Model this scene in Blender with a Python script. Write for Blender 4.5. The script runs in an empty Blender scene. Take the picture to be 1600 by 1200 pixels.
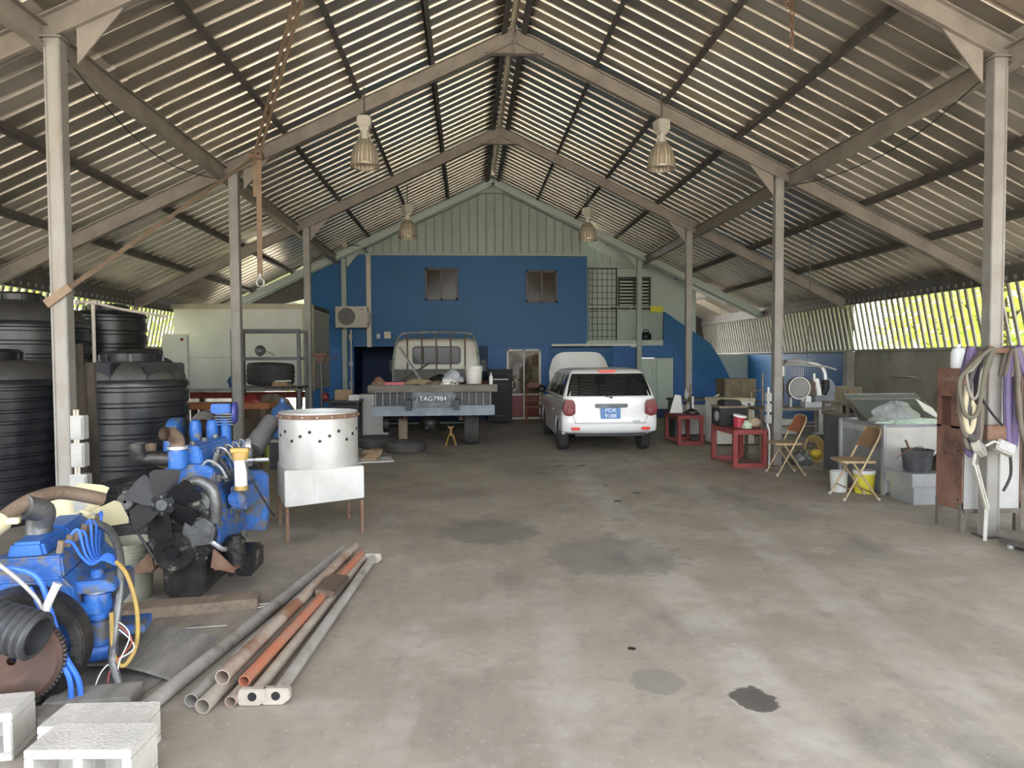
import bpy, bmesh, math, random
from mathutils import Vector, Matrix
random.seed(11)
PI = math.pi
scn = bpy.context.scene
COL = scn.collection
# ---------------------------------------------------------------- camera
YAW, PIT, ROL = 0.0636, 0.0360, -0.0055
fw = Vector((math.sin(YAW)*math.cos(PIT), math.cos(YAW)*math.cos(PIT), -math.sin(PIT)))
rt = Vector((math.cos(YAW), -math.sin(YAW), 0)); up = rt.cross(fw)
r2 = rt*math.cos(ROL)+up*math.sin(ROL); u2 = -rt*math.sin(ROL)+up*math.cos(ROL)
cd = bpy.data.cameras.new('camera'); cam = bpy.data.objects.new('camera', cd); COL.objects.link(cam)
cam.matrix_world = Matrix(((r2.x, u2.x, -fw.x, 0), (r2.y, u2.y, -fw.y, 0), (r2.z, u2.z, -fw.z, 1.65), (0, 0, 0, 1)))
cd.sensor_width = 36; cd.lens = 1086.4/1600*36; cd.clip_end = 300
scn.camera = cam
# ---------------------------------------------------------------- world, sun, exposure
w = bpy.data.worlds.new('world'); scn.world = w; w.use_nodes = True
nt = w.node_tree; bg = nt.nodes['Background']
sky = nt.nodes.new('ShaderNodeTexSky'); sky.sky_type = 'NISHITA'; sky.sun_disc = False
sky.sun_elevation = math.radians(58); sky.sun_rotation = math.radians(25); sky.dust_density = 3.0; sky.ozone_density = 1.0
hs = nt.nodes.new('ShaderNodeHueSaturation'); hs.inputs['Saturation'].default_value = 0.35
nt.links.new(sky.outputs[0], hs.inputs['Color']); nt.links.new(hs.outputs[0], bg.inputs[0]); bg.inputs[1].default_value = 0.7
sd = bpy.data.lights.new('sun', 'SUN'); so = bpy.data.objects.new('sun', sd); COL.objects.link(so)
sd.energy = 5.0; sd.angle = math.radians(1.5); sd.color = (1, .95, .87)
so.rotation_euler = Vector((0.30, 0.03, -0.95)).to_track_quat('-Z', 'Y').to_euler()
vs = scn.view_settings; vs.view_transform = 'Standard'; vs.look = 'None'; vs.exposure = 1.6; vs.gamma = 1; vs.use_curve_mapping = False
# ---------------------------------------------------------------- helpers
class MB:
    def __init__(s): s.v = []; s.f = []
    def add(s, vs, fs):
        b = len(s.v); s.v += [tuple(p) for p in vs]; s.f += [tuple(b+i for i in q) for q in fs]; return s
    def box(s, c, d, rz=0, M=None):
        x, y, z = d[0]/2, d[1]/2, d[2]/2
        P = [Vector(p) for p in ((-x,-y,-z),(x,-y,-z),(x,y,-z),(-x,y,-z),(-x,-y,z),(x,-y,z),(x,y,z),(-x,y,z))]
        if M is None: M = Matrix.Rotation(rz, 3, 'Z')
        return s.add([M @ p + Vector(c) for p in P], [(0,3,2,1),(4,5,6,7),(0,1,5,4),(1,2,6,5),(2,3,7,6),(3,0,4,7)])
    def bar(s, a, b, w, h, upv=(0,0,1)):
        a, b = Vector(a), Vector(b); d = (b-a); L = d.length; d.normalize()
        u = Vector(upv); sx = d.cross(u)
        if sx.length < 1e-4: sx = d.cross(Vector((0,1,0)))
        sx.normalize(); sz = sx.cross(d)
        M = Matrix((sx, d, sz)).transposed()
        return s.box((a+b)/2, (w, L, h), M=M)
    def rings(s, R, close=True, caps=True):
        n = len(R[0]); b = len(s.v)
        for r in R: s.v += [tuple(p) for p in r]
        for i in range(len(R)-1):
            for j in range(n if close else n-1):
                k = (j+1) % n
                s.f.append((b+i*n+j, b+i*n+k, b+(i+1)*n+k, b+(i+1)*n+j))
        if caps:
            s.f.append(tuple(b+j for j in reversed(range(n)))); s.f.append(tuple(b+(len(R)-1)*n+j for j in range(n)))
        return s
    def cyl(s, a, b, r, r1=None, n=16, caps=True):
        a, b = Vector(a), Vector(b); d = (b-a).normalized(); t = Vector((0,0,1)) if abs(d.z) < .9 else Vector((1,0,0))
        x = d.cross(t).normalized(); y = d.cross(x); r1 = r if r1 is None else r1
        ring = lambda c, q: [c + (x*math.cos(2*PI*i/n)+y*math.sin(2*PI*i/n))*q for i in range(n)]
        return s.rings([ring(b, r1), ring(a, r)], True, caps)
    def tube(s, P, r, n=8, caps=True):
        P = [Vector(p) for p in P]; R = []; x = None
        for i, p in enumerate(P):
            d = (P[min(i+1, len(P)-1)]-P[max(i-1, 0)]).normalized()
            if x is None:
                t = Vector((0,0,1)) if abs(d.z) < .9 else Vector((1,0,0)); x = d.cross(t).normalized()
            x = (x - d*x.dot(d)).normalized(); y = d.cross(x)
            q = r[i] if isinstance(r, (list, tuple)) else r
            R.append([p+(x*math.cos(2*PI*k/n)+y*math.sin(2*PI*k/n))*q for k in range(n)])
        return s.rings(R, True, caps)
    def lathe(s, prof, n=24, c=(0,0,0), axis='z', caps=True):
        c = Vector(c); R = []
        for r, h in prof:
            ring = []
            for i in range(n):
                a = 2*PI*i/n; p = (r*math.cos(a), r*math.sin(a), h)
                if axis == 'y': p = (p[0], p[2], -p[1])
                if axis == 'x': p = (p[2], p[0], p[1])
                ring.append(c+Vector(p))
            R.append(ring)
        return s.rings(R, True, caps)
    def prism(s, poly, d0, d1, plane='xz', caps=True):
        def m(p, d): return {'xz': (p[0], d, p[1]), 'yz': (d, p[0], p[1]), 'xy': (p[0], p[1], d)}[plane]
        return s.rings([[m(p, d0) for p in poly], [m(p, d1) for p in poly]], True, caps)
    def ball(s, c, r, n=12, m=8):
        r = r if isinstance(r, (tuple, list)) else (r, r, r)
        R = []
        for j in range(1, m):
            t = PI*j/m
            R.append([(c[0]+r[0]*math.sin(t)*math.cos(2*PI*i/n), c[1]+r[1]*math.sin(t)*math.sin(2*PI*i/n), c[2]-r[2]*math.cos(t)) for i in range(n)])
        return s.rings(R)
    def quad(s, *p): return s.add(p, [tuple(range(len(p)))])
    def build(s, name, mat, parent=None, bevel=0, smooth=35, loc=None):
        me = bpy.data.meshes.new(name); me.from_pydata([tuple(p) for p in s.v], [], s.f)
        bm = bmesh.new(); bm.from_mesh(me)
        bmesh.ops.recalc_face_normals(bm, faces=bm.faces)
        if bevel: 
            es = [e for e in bm.edges if len(e.link_faces) == 2 and e.calc_face_angle(0) > .6]
            bmesh.ops.bevel(bm, geom=es, offset=bevel, segments=2, affect='EDGES', clamp_overlap=True)
        bm.to_mesh(me); bm.free()
        me.materials.append(mat)
        if smooth:
            me.polygons.foreach_set('use_smooth', [True]*len(me.polygons)); me.set_sharp_from_angle(angle=math.radians(smooth))
        o = bpy.data.objects.new(name, me); COL.objects.link(o)
        if parent is not None: o.parent = parent
        if loc is not None: o.location = loc
        return o
def tag(o, label=None, cat=None, group=None, kind=None):
    if label: o['label'] = label
    if cat: o['category'] = cat
    if group: o['group'] = group
    if kind: o['kind'] = kind
    return o
def T(name, label, cat, loc=(0,0,0), rz=0, group=None):
    o = bpy.data.objects.new(name, None); COL.objects.link(o); o.location = loc; o.rotation_euler = (0, 0, rz); o.empty_display_size = .1
    return tag(o, label, cat, group)
def S(name, mb, mat, parent=None, **k):
    o = mb.build(name, mat, parent, **k)
    if parent is None: o['kind'] = 'structure'
    return o
def dup(root, loc=None, rz=None, label=None, parent=None):
    r = root.copy(); COL.objects.link(r)
    if parent is not None: r.parent = parent
    if loc is not None: r.location = loc
    if rz is not None: r.rotation_euler = (0, 0, rz)
    if label: r['label'] = label
    for ch in [c for c in bpy.data.objects if c.parent == root]: dup(ch, parent=r)
    return r
def cat(P, n=6):
    P = [Vector(p) for p in P]; o = []
    for i in range(len(P)-1):
        a, b, c, d = P[max(i-1, 0)], P[i], P[i+1], P[min(i+2, len(P)-1)]
        for k in range(n):
            t = k/n
            o.append(.5*((2*b)+(c-a)*t+(2*a-5*b+4*c-d)*t*t+(3*b-a-3*c+d)*t**3))
    return o+[P[-1]]
def arc(cx, cy, r, a0, a1, n): return [(cx+r*math.cos(a0+(a1-a0)*i/n), cy+r*math.sin(a0+(a1-a0)*i/n)) for i in range(n+1)]
def rrect(w, h, r, n=4, cx=0, cy=0):
    P = []
    for sx, sy, a in ((1,1,0), (-1,1,PI/2), (-1,-1,PI), (1,-1,1.5*PI)):
        P += arc(cx+sx*(w/2-r), cy+sy*(h/2-r), r, a, a+PI/2, n)
    return P
MATS = {}
def M(name, col, rough=.6, metal=0, col2=None, scale=4, amount=.5, bump=0, bscale=30, stretch=(1,1,1), detail=6, trans=0, alpha=1, col3=None, s3=1.3, t3=.6, contrast=.15):
    """principled material; col2 mixed in by noise, col3 as larger worn / rusty patches"""
    if name in MATS: return MATS[name]
    m = bpy.data.materials.new(name); m.use_nodes = True; t = m.node_tree; L = t.links; b = t.nodes['Principled BSDF']
    b.inputs['Roughness'].default_value = rough; b.inputs['Metallic'].default_value = metal
    if trans: b.inputs['Transmission Weight'].default_value = trans
    if alpha < 1: b.inputs['Alpha'].default_value = alpha
    c4 = lambda c: (c[0], c[1], c[2], 1)
    b.inputs['Base Color'].default_value = c4(col)
    out = None
    if col2 or bump or col3:
        tc = t.nodes.new('ShaderNodeTexCoord'); mp = t.nodes.new('ShaderNodeMapping'); mp.inputs['Scale'].default_value = stretch
        L.new(tc.outputs['Object'], mp.inputs[0])
        def noise(sc, lo, hi, det=detail):
            n = t.nodes.new('ShaderNodeTexNoise'); n.inputs['Scale'].default_value = sc; n.inputs['Detail'].default_value = det; n.inputs['Roughness'].default_value = .6
            L.new(mp.outputs[0], n.inputs['Vector'])
            r = t.nodes.new('ShaderNodeMapRange'); r.inputs['From Min'].default_value = lo; r.inputs['From Max'].default_value = hi; r.clamp = True
            L.new(n.outputs[0], r.inputs[0]); return r.outputs[0]
        def mix(a, bcol, fac):
            x = t.nodes.new('ShaderNodeMix'); x.data_type = 'RGBA'
            if isinstance(a, tuple): x.inputs[6].default_value = c4(a)
            else: L.new(a, x.inputs[6])
            x.inputs[7].default_value = c4(bcol); L.new(fac, x.inputs[0]); return x.outputs[2]
        out = col
        if col2: out = mix(out, col2, noise(scale, amount-contrast, amount+contrast))
        if col3: out = mix(out, col3, noise(s3, t3-.06, t3+.06, 8))
        if not isinstance(out, tuple): L.new(out, b.inputs['Base Color'])
        if bump:
            n = t.nodes.new('ShaderNodeTexNoise'); n.inputs['Scale'].default_value = bscale; n.inputs['Detail'].default_value = 5
            L.new(mp.outputs[0], n.inputs['Vector'])
            bp = t.nodes.new('ShaderNodeBump'); bp.inputs['Strength'].default_value = bump; bp.inputs['Distance'].default_value = .02
            L.new(n.outputs[0], bp.inputs['Height']); L.new(bp.outputs[0], b.inputs['Normal'])
    MATS[name] = m; return m
def text(s, size, mat, parent, loc, rot=(PI/2, 0, 0), name='lettering', depth=.002, align='CENTER', sx=1):
    cu = bpy.data.curves.new(name, 'FONT'); cu.body = s; cu.size = size; cu.extrude = depth; cu.align_x = align; cu.align_y = 'CENTER'
    tmp = bpy.data.objects.new(name, cu); COL.objects.link(tmp); bpy.context.view_layer.update()
    me = bpy.data.meshes.new_from_object(tmp.evaluated_get(bpy.context.evaluated_depsgraph_get()))
    bpy.data.objects.remove(tmp); me.materials.clear(); me.materials.append(mat)
    o = bpy.data.objects.new(name, me); COL.objects.link(o); o.parent = parent; o.location = loc; o.rotation_euler = rot; o.scale = (sx, 1, 1)
    return o
# ---------------------------------------------------------------- materials
m_steel = M('painted_steel', (.29,.255,.215), .55, .2, (.20,.175,.15), 3, .55, .15, 40)
m_steeld = M('dark_steel', (.085,.08,.075), .6, .3, (.13,.115,.10), 5, .55, .1, 40)
m_colm = M('grey_column_paint', (.32,.305,.275), .5, .2, (.23,.21,.185), 2.5, .5, .1, 50)
m_colr = M('rusty_column_web', (.32,.305,.275), .6, .1, (.27,.225,.18), 7, .56, .2, 40, (1,1,.35))
m_roof = M('galvanised_sheet', (.62,.565,.475), .34, .85, (.52,.475,.40), 1.6, .5, .05, 25, (.5,3,.5))
m_roofl = M('galvanised_sheet_pale', (.66,.61,.52), .45, .6, (.58,.53,.45), 1.6, .5, .05, 25, (.5,3,.5))
m_blue = M('blue_wall_paint', (.002,.093,.25), .5, 0, (.003,.103,.275), .7, .5, .05, 60)
m_blue2 = M('light_blue_wall_paint', (.02,.12,.35), .5, 0, (.017,.105,.31), .9, .5, .05, 60)
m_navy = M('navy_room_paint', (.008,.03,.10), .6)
m_mint = M('mint_board_paint', (.40,.46,.405), .6, 0, (.33,.385,.335), 2.2, .5, .08, 50, (1,1,.5))
m_mintd = M('weathered_batten_paint', (.27,.31,.27), .7)
m_mintl = M('pale_mint_paint', (.50,.57,.51), .55, 0, (.45,.51,.455), 1.2, .5)
m_white = M('white_paint', (.72,.71,.67), .5, 0, (.62,.60,.55), 3, .6)
m_conc = M('concrete_wall', (.33,.31,.255), .85, 0, (.22,.205,.165), 1.6, .5, .3, 25, (1,1,.5), col3=(.13,.125,.09), s3=1.2, t3=.62)
m_brown = M('dark_brown_frame', (.055,.035,.025), .4)
m_glassd = M('dark_glass', (.03,.025,.02), .06)
m_black = M('black_paint', (.012,.012,.013), .45)
m_wire = M('black_cable', (.018,.018,.018), .5)

# ---------------------------------------------------------------- floor
def floor_mat():
    m = bpy.data.materials.new('concrete_floor'); m.use_nodes = True; t = m.node_tree; L = t.links; b = t.nodes['Principled BSDF']
    tc = t.nodes.new('ShaderNodeTexCoord'); P = tc.outputs['Object']
    def noise(sc, lo, hi, det=8, vec=P, st=None, rough=.62):
        if st:
            mp = t.nodes.new('ShaderNodeMapping'); mp.inputs['Scale'].default_value = st; L.new(vec, mp.inputs[0]); vec = mp.outputs[0]
        n = t.nodes.new('ShaderNodeTexNoise'); n.inputs['Scale'].default_value = sc; n.inputs['Detail'].default_value = det; n.inputs['Roughness'].default_value = rough; L.new(vec, n.inputs['Vector'])
        r = t.nodes.new('ShaderNodeMapRange'); r.inputs['From Min'].default_value = lo; r.inputs['From Max'].default_value = hi; L.new(n.outputs[0], r.inputs[0]); return r.outputs[0]
    def math_(op, a, bb=None):
        x = t.nodes.new('ShaderNodeMath'); x.operation = op; x.use_clamp = False
        for i, q in enumerate((a, bb)):
            if q is None: continue
            if isinstance(q, (int, float)): x.inputs[i].default_value = q
            else: L.new(q, x.inputs[i])
        return x.outputs[0]
    def mix(a, c, fac):
        x = t.nodes.new('ShaderNodeMix'); x.data_type = 'RGBA'
        for i, q in ((6, a), (7, c)):
            if isinstance(q, tuple): x.inputs[i].default_value = (*q, 1)
            else: L.new(q, x.inputs[i])
        L.new(fac, x.inputs[0]); return x.outputs[2]
    c = mix((.335,.295,.24), (.245,.213,.173), noise(.55, .38, .64))
    c = mix(c, (.40,.365,.315), noise(1.7, .5, .75))
    c = mix(c, (.15,.14,.125), math_('MULTIPLY', noise(.8, .54, .68, vec=P, st=(1.3,.7,1)), .75))
    c = mix(c, (.20,.18,.155), math_('MULTIPLY', noise(9, .5, .75, 10), .6))
    c = mix(c, (.45,.42,.37), math_('MULTIPLY', noise(26, .60, .72, 4), .55))
    sx = t.nodes.new('ShaderNodeSeparateXYZ'); L.new(P, sx.inputs[0]); X, Y = sx.outputs[0], sx.outputs[1]
    wob = math_('MULTIPLY', math_('SUBTRACT', noise(.9, 0, 1), .5), .25)
    def track(x0, y0, x1, y1, hw, strength, colr):
        nonlocal c
        k = (x1-x0)/(y1-y0)
        d = math_('ABSOLUTE', math_('ADD', math_('SUBTRACT', math_('SUBTRACT', X, math_('MULTIPLY', Y, k)), x0-k*y0), wob))
        r = t.nodes.new('ShaderNodeMapRange'); r.inputs['From Min'].default_value = hw; r.inputs['From Max'].default_value = hw*.55; L.new(d, r.inputs[0])
        ry = t.nodes.new('ShaderNodeMapRange'); ry.inputs['From Min'].default_value = y1+1; ry.inputs['From Max'].default_value = y1-.5; L.new(Y, ry.inputs[0])
        ry2 = t.nodes.new('ShaderNodeMapRange'); ry2.inputs['From Min'].default_value = y0-1; ry2.inputs['From Max'].default_value = y0+.5; L.new(Y, ry2.inputs[0])
        n = noise(2.2, .38, .68, 10)
        c = mix(c, colr, math_('MULTIPLY', math_('MULTIPLY', math_('MULTIPLY', r.outputs[0], ry.outputs[0]), ry2.outputs[0]), math_('MULTIPLY', n, strength)))
    pale = (.50,.475,.43)
    track(1.45, 2.5, 1.62, 10.5, .22, .6, pale); track(.45, 2.2, .52, 4.6, .16, .5, pale)
    track(2.35, 3.0, 2.95, 9.5, .2, .45, pale); track(-.35, 2.6, -.3, 4.2, .08, .3, pale)
    def stain(x, y, r, colr, st=1.0, sq=1.0):
        nonlocal c
        dx = math_('MULTIPLY', math_('SUBTRACT', X, x), 1/r); dy = math_('MULTIPLY', math_('SUBTRACT', Y, y), sq/r)
        d = math_('SQRT', math_('ADD', math_('MULTIPLY', dx, dx), math_('MULTIPLY', dy, dy)))
        d = math_('ADD', d, math_('MULTIPLY', math_('SUBTRACT', noise(9, 0, 1), .5), 1.6))
        r_ = t.nodes.new('ShaderNodeMapRange'); r_.inputs['From Min'].default_value = 1.06; r_.inputs['From Max'].default_value = .94; L.new(d, r_.inputs[0])
        c = mix(c, colr, math_('MULTIPLY', r_.outputs[0], st))
    dark = (.045,.038,.032)
    stain(1.37, 3.22, .10, dark, .85, .8); stain(.92, 3.85, .022, (.015,.014,.013)); stain(1.72, 7.9, .05, dark, .9); stain(2.05, 8.35, .05, dark, .9)
    stain(1.78, 8.9, .03, dark); stain(1.4, 10.6, .07, dark, .8); stain(1.75, 10.6, .07, dark, .8); stain(.95, 3.45, .13, (.20,.185,.16), .7, .9)
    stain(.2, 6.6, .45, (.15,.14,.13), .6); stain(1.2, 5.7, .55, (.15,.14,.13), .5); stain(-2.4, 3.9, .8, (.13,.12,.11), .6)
    L.new(c, b.inputs['Base Color'])
    rr = t.nodes.new('ShaderNodeMapRange'); rr.inputs['To Min'].default_value = .55; rr.inputs['To Max'].default_value = .8; L.new(noise(2.0, .3, .7), rr.inputs[0]); L.new(rr.outputs[0], b.inputs['Roughness'])
    bp = t.nodes.new('ShaderNodeBump'); bp.inputs['Strength'].default_value = .12; bp.inputs['Distance'].default_value = .01; L.new(noise(35, 0, 1), bp.inputs['Height']); L.new(bp.outputs[0], b.inputs['Normal'])
    return m
fl = MB(); fl.box((.75, 9.5, -.06), (15.6, 29, .12)); S('floor', fl, floor_mat())
m_grass = M('grassy_ground', (.10,.15,.035), .9, 0, (.22,.19,.12), .5, .5, .3, 8)
m_yard = M('pale_yard_ground', (.50,.45,.37), .9, 0, (.42,.37,.29), .4, .5, .2, 6)
g = MB(); g.box((0, 25, -.22), (120, 150, .2)); tag(S('ground', g, m_yard), 'pale dirt ground around the open shed')

# ---------------------------------------------------------------- roof
CX, SL, ZR = .715, .48, 6.36
CA = math.cos(math.atan(SL))
def zr(x, off=0): return ZR-SL*abs(x-CX)+off/CA        # rafter centre line plus perpendicular offset
YC = [6.03, 10.29, 14.55, 18.81]; XL, XR = -3.262, 4.692
Y0R, Y1R = -.8, 24.31
ceil = T('ceiling', None, None); ceil['kind'] = 'structure'
def sheet(side, d0, d1, y0, wdt, z0):
    """one trapezoidal sheet: pans with narrow raised ribs running down the slope"""
    n = 3; pit = wdt/n; prof = []
    for i in range(n):
        y = y0+i*pit
        prof += [(y, 0), (y+pit*.66, 0), (y+pit*.70, .055), (y+pit*.86, .055), (y+pit*.93, 0)]
    prof.append((y0+wdt, 0))
    b = MB(); R = []
    for d in (d0, d1):
        x = CX+side*d
        R.append([(x, y, zr(x, .205+z0+h)) for y, h in prof])
    return b.rings(R, False, False)
wdt = .81; ns = int(round((Y1R-Y0R)/wdt))
for side in (-1, 1):
    for part, (d0, d1) in enumerate(((.05, 4.35), (4.2, 7.75))):
        base = None
        for i in range(ns):
            mt = m_roof if part == 0 or (i*7+side) % 5 else m_roofl
            if part == 1 and 4 <= i <= 9 or part == 1 and i in (12, 13): mt = m_roofl  # paler lower bays: outside ground light put into the sheet colour
            o = sheet(side, d0, d1, Y0R+i*wdt, wdt, -.006*part).build('roof_sheet', mt, ceil, smooth=0)
capb = MB()
for sd_ in (-1, 1): capb.add([(CX, Y0R, zr(CX, .30)), (CX+sd_*.3, Y0R, zr(CX+.3, .262)), (CX+sd_*.3, Y1R, zr(CX+.3, .262)), (CX, Y1R, zr(CX, .30))], [(0,1,2,3)])
capb.build('ridge_cap', m_roof, ceil, smooth=0)
# purlins: channel sections along the building
def purlin(d, side, h=.10, wd=.05):
    x = CX+side*d; zc = zr(x, .15); a = -side*math.atan(SL)
    b = MB(); Mx = Matrix.Rotation(-a, 3, 'Y')
    for (ox, oz, sx, sz) in ((0, h/2-.004, wd, .008), (0, -h/2+.004, wd, .008), (-wd/2+.004, 0, .008, h)):
        v = Mx @ Vector((ox*side, 0, oz)); b.box((x+v.x, (Y0R+Y1R)/2, zc+v.z), (sx, Y1R-Y0R, sz), M=Mx)
    return b
names = {1: 'right', -1: 'left'}
ordn = ['first', 'second', 'third', 'fourth', 'fifth', 'sixth', 'seventh']
for side in (-1, 1):
    for k, d in enumerate((.17, 1.2, 2.24, 3.32, 5.31, 6.35)):
        o = purlin(d, side, .11 if k else .15, .06 if k else .09).build('purlin', m_steeld, smooth=0)
        tag(o, f'dark steel purlin under the {names[side]} roof slope, {ordn[k]} down from the ridge', 'purlin', 'roof purlins')
# rafters: I sections, one pair per frame with gussets
def ibeam(b, p, q, h, wf, t=.012):
    p, q = Vector(p), Vector(q); d = (q-p).normalized(); u = Vector((0,1,0)); n = d.cross(u).normalized()
    if n.z < 0: n = -n
    b.bar(p, q, t, h, n)
    for s in (-1, 1): b.bar(p+n*s*(h/2-t/2), q+n*s*(h/2-t/2), wf, t, n)
where = ['nearest', 'second', 'third', 'farthest']
for i, y in enumerate(YC):
    r = T('roof_frame', f'brown-grey steel rafter frame spanning the roof, {where[i]} from the camera', 'roof frame', (CX, y, 0), 0, 'steel roof frames')
    mt = m_steel if i < 3 else m_mint
    for side in (-1, 1):
        b = MB(); ibeam(b, (0, 0, ZR), (side*7.5, 0, ZR-SL*7.5), .20, .10); b.build('rafter', mt, r, smooth=0)
        b = MB(); xc = side*3.977; zc = zr(CX+3.977)
        b.prism([(xc-side*.08, zc-.36), (xc-side*.08, zc-.05), (xc-side*.5, zc+.16), (xc-side*.42, zc+.06)], -.008, .008); b.build('haunch_gusset', mt, r, smooth=0)
    b = MB(); b.prism([(-.42, ZR-.26), (.42, ZR-.26), (.06, ZR-.02), (-.06, ZR-.02)], -.012, .012); b.box((0, 0, ZR-.265), (.86, .1, .012)); b.box((0, -.002, ZR-.08), (.016, .11, .3))
    b.build('apex_gusset', mt, r, smooth=0)
# columns
for i, y in enumerate(YC):
    for sd_, X in ((-1, (-3.36, -3.32, XL, XL)[i]), (1, (4.75, XR, XR, XR)[i])):
        ht = zr(X)-.12
        mt = m_colm if i < 3 else m_mint
        side = 'left' if sd_ < 0 else 'right'
        c = T('steel_column', f'grey steel box column carrying the {side} roof beam, {where[i]} of that row from the camera', 'column', (X, y, 0), 0, 'steel columns')
        wd = .13
        b = MB()
        for s in (-1, 1): b.box((s*(wd/2-.012), 0, ht/2), (.024, .115, ht))
        b.build('flange', mt, c, bevel=.006)
        b = MB(); b.box((0, 0, ht/2), (wd-.04, .098, ht)); b.build('web', m_colr if (i, sd_) == (0, -1) else mt, c, smooth=0)
        b = MB(); b.box((0, 0, .006), (.2, .19, .012)); b.build('base_plate', m_steeld, c, bevel=.004)
        b = MB(); b.box((0, 0, ht+.006), (.17, .15, .012)); b.build('cap_plate', mt, c)
XL = -3.36
# longitudinal beams on the columns
for sd_, X in ((-1, -3.29), (1, XR)):
    b = MB()
    zc = 4.31
    b.box((0, 0, zc), (.012, 17.6, .2))
    for s in (-1, 1): b.box((0, 0, zc+s*.095), (.10, 17.6, .012))
    o = b.build('longitudinal_beam', m_steel, None, smooth=0, loc=(X+sd_*.16, 10.1, 0))
    tag(o, f'long steel beam running along the tops of the {"left" if sd_<0 else "right"} columns', 'beam', 'column head beams')
# ---------------------------------------------------------------- side walls
m_slat = M('pale_slat', (.36,.345,.305), .65, .1, (.28,.26,.225), 4, .5)
m_eave = M('eave_beam_steel', (.155,.15,.14), .6, .3, (.11,.105,.10), 3, .5)
for sd_ in (-1, 1):
    X0 = CX+sd_*7.42; zt = 2.86; zb = 1.77 if sd_ > 0 else 1.92
    side = 'right' if sd_ > 0 else 'left'
    b = MB(); b.box((0, 0, zt+.06), (.012, 22.2, .34)); b.box((-sd_*.05, 0, zt-.105), (.1, 22.2, .012)); b.box((-sd_*.05, 0, zt+.22), (.1, 22.2, .012))
    o = b.build('eave_beam', m_eave, None, smooth=0, loc=(X0, 12.8, 0)); tag(o, f'dark steel eave beam above the {side} slatted wall', 'beam', 'eave beams')
    wl = T('wall_'+side, None, None, (0, 0, 0)); wl['kind'] = 'structure'
    b = MB(); y0 = 1.7; y1 = 14.4 if sd_ > 0 else 24
    b.box((X0+sd_*.22, (y0+y1)/2, zb/2), (.18, y1-y0, zb)); b.build('block_wall', m_conc, wl, smooth=0)
    b = MB(); b.box((X0+sd_*.11, 12.8, zb+.02), (.09, 22.2, .04)); b.build('sill_rail', m_slat, wl, smooth=0)
    if sd_ > 0:
        b = MB(); b.box((X0+.2, 19.2, .87), (.12, 9.6, 1.74)); b.build('blue_wall_panel', m_blue, wl, smooth=0)
        b = MB(); b.box((X0+.02, 14.42, .88), (.17, .17, 1.76)); b.build('wall_post', m_colm, wl, bevel=.006)
    me = None; n = int(22/.18)
    for k in range(n):
        y = 1.9+k*.18
        if me is None:
            b = MB(); b.bar((sd_*.15, -.06, zb), (0, .06, zt), .055, .03, (sd_, 0, 0)); o = b.build('slat', m_slat, wl, smooth=0, loc=(X0, y, 0)); me = o
        else:
            c = me.copy(); COL.objects.link(c); c.location = (X0, y, 0)
# dark neighbour shed wall beyond the far part of the right slats
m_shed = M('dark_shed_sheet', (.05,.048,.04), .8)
sh = T('shed_wall_with_shade', 'dark shed wall with an added shade roof, close behind the far right slats', 'shed', (9.6, 23.2, 0))
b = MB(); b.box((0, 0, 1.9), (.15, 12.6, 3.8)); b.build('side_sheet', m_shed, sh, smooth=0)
b = MB(); b.bar((-1.02, .0, 2.98), (.2, .0, 3.4), 18.0, .04, (0, 0, 1)); b.build('shade_roof', m_shed, sh, smooth=0)  # unseen roof added to keep the sun off the wall and far slats

# ---------------------------------------------------------------- back wall
YB = 18.9
wb = T('wall_back', None, None); wb['kind'] = 'structure'
def wall(name, pts, y0, y1, mat): b = MB(); b.prism(pts, y0, y1); return b.build(name, mat, wb, smooth=0)
wall('upper_wall', [(-4.3, 2.0), (3.28, 2.0), (3.28, 4.45), (-4.3, 4.05)] if False else [(-4.3, 2.0), (3.28, 2.0), (3.28, 4.42), (-2.7, 4.46), (-3.2, 4.42), (-4.3, 3.93)], YB, YB+.12, m_blue)
wall('lower_wall', [(.55, 0), (1.06, 0), (1.06, 1.92), (2.0, 1.92), (2.0, 0), (2.28, 0), (2.28, 2.0), (.55, 2.0)], YB+.03, YB+.12, m_blue2)
wall('lower_wall', [(3.97, 0), (4.72, 0), (4.72, 2.0), (3.97, 2.0)], YB+.03, YB+.12, m_blue2)
wall('lower_wall', [(-4.3, 0), (-3.05, 0), (-3.05, 2.0), (-4.3, 2.0)], YB+.03, YB+.12, m_blue2)
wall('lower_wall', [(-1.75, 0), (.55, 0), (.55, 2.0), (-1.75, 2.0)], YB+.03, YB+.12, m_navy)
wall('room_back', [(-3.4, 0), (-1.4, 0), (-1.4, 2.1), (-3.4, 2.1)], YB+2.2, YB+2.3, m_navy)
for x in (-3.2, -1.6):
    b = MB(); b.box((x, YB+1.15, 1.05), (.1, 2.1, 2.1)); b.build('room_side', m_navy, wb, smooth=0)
b = MB(); b.box((-2.4, YB+1.2, 2.12), (2.2, 2.2, .1)); b.build('room_ceiling', m_navy, wb, smooth=0)
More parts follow.
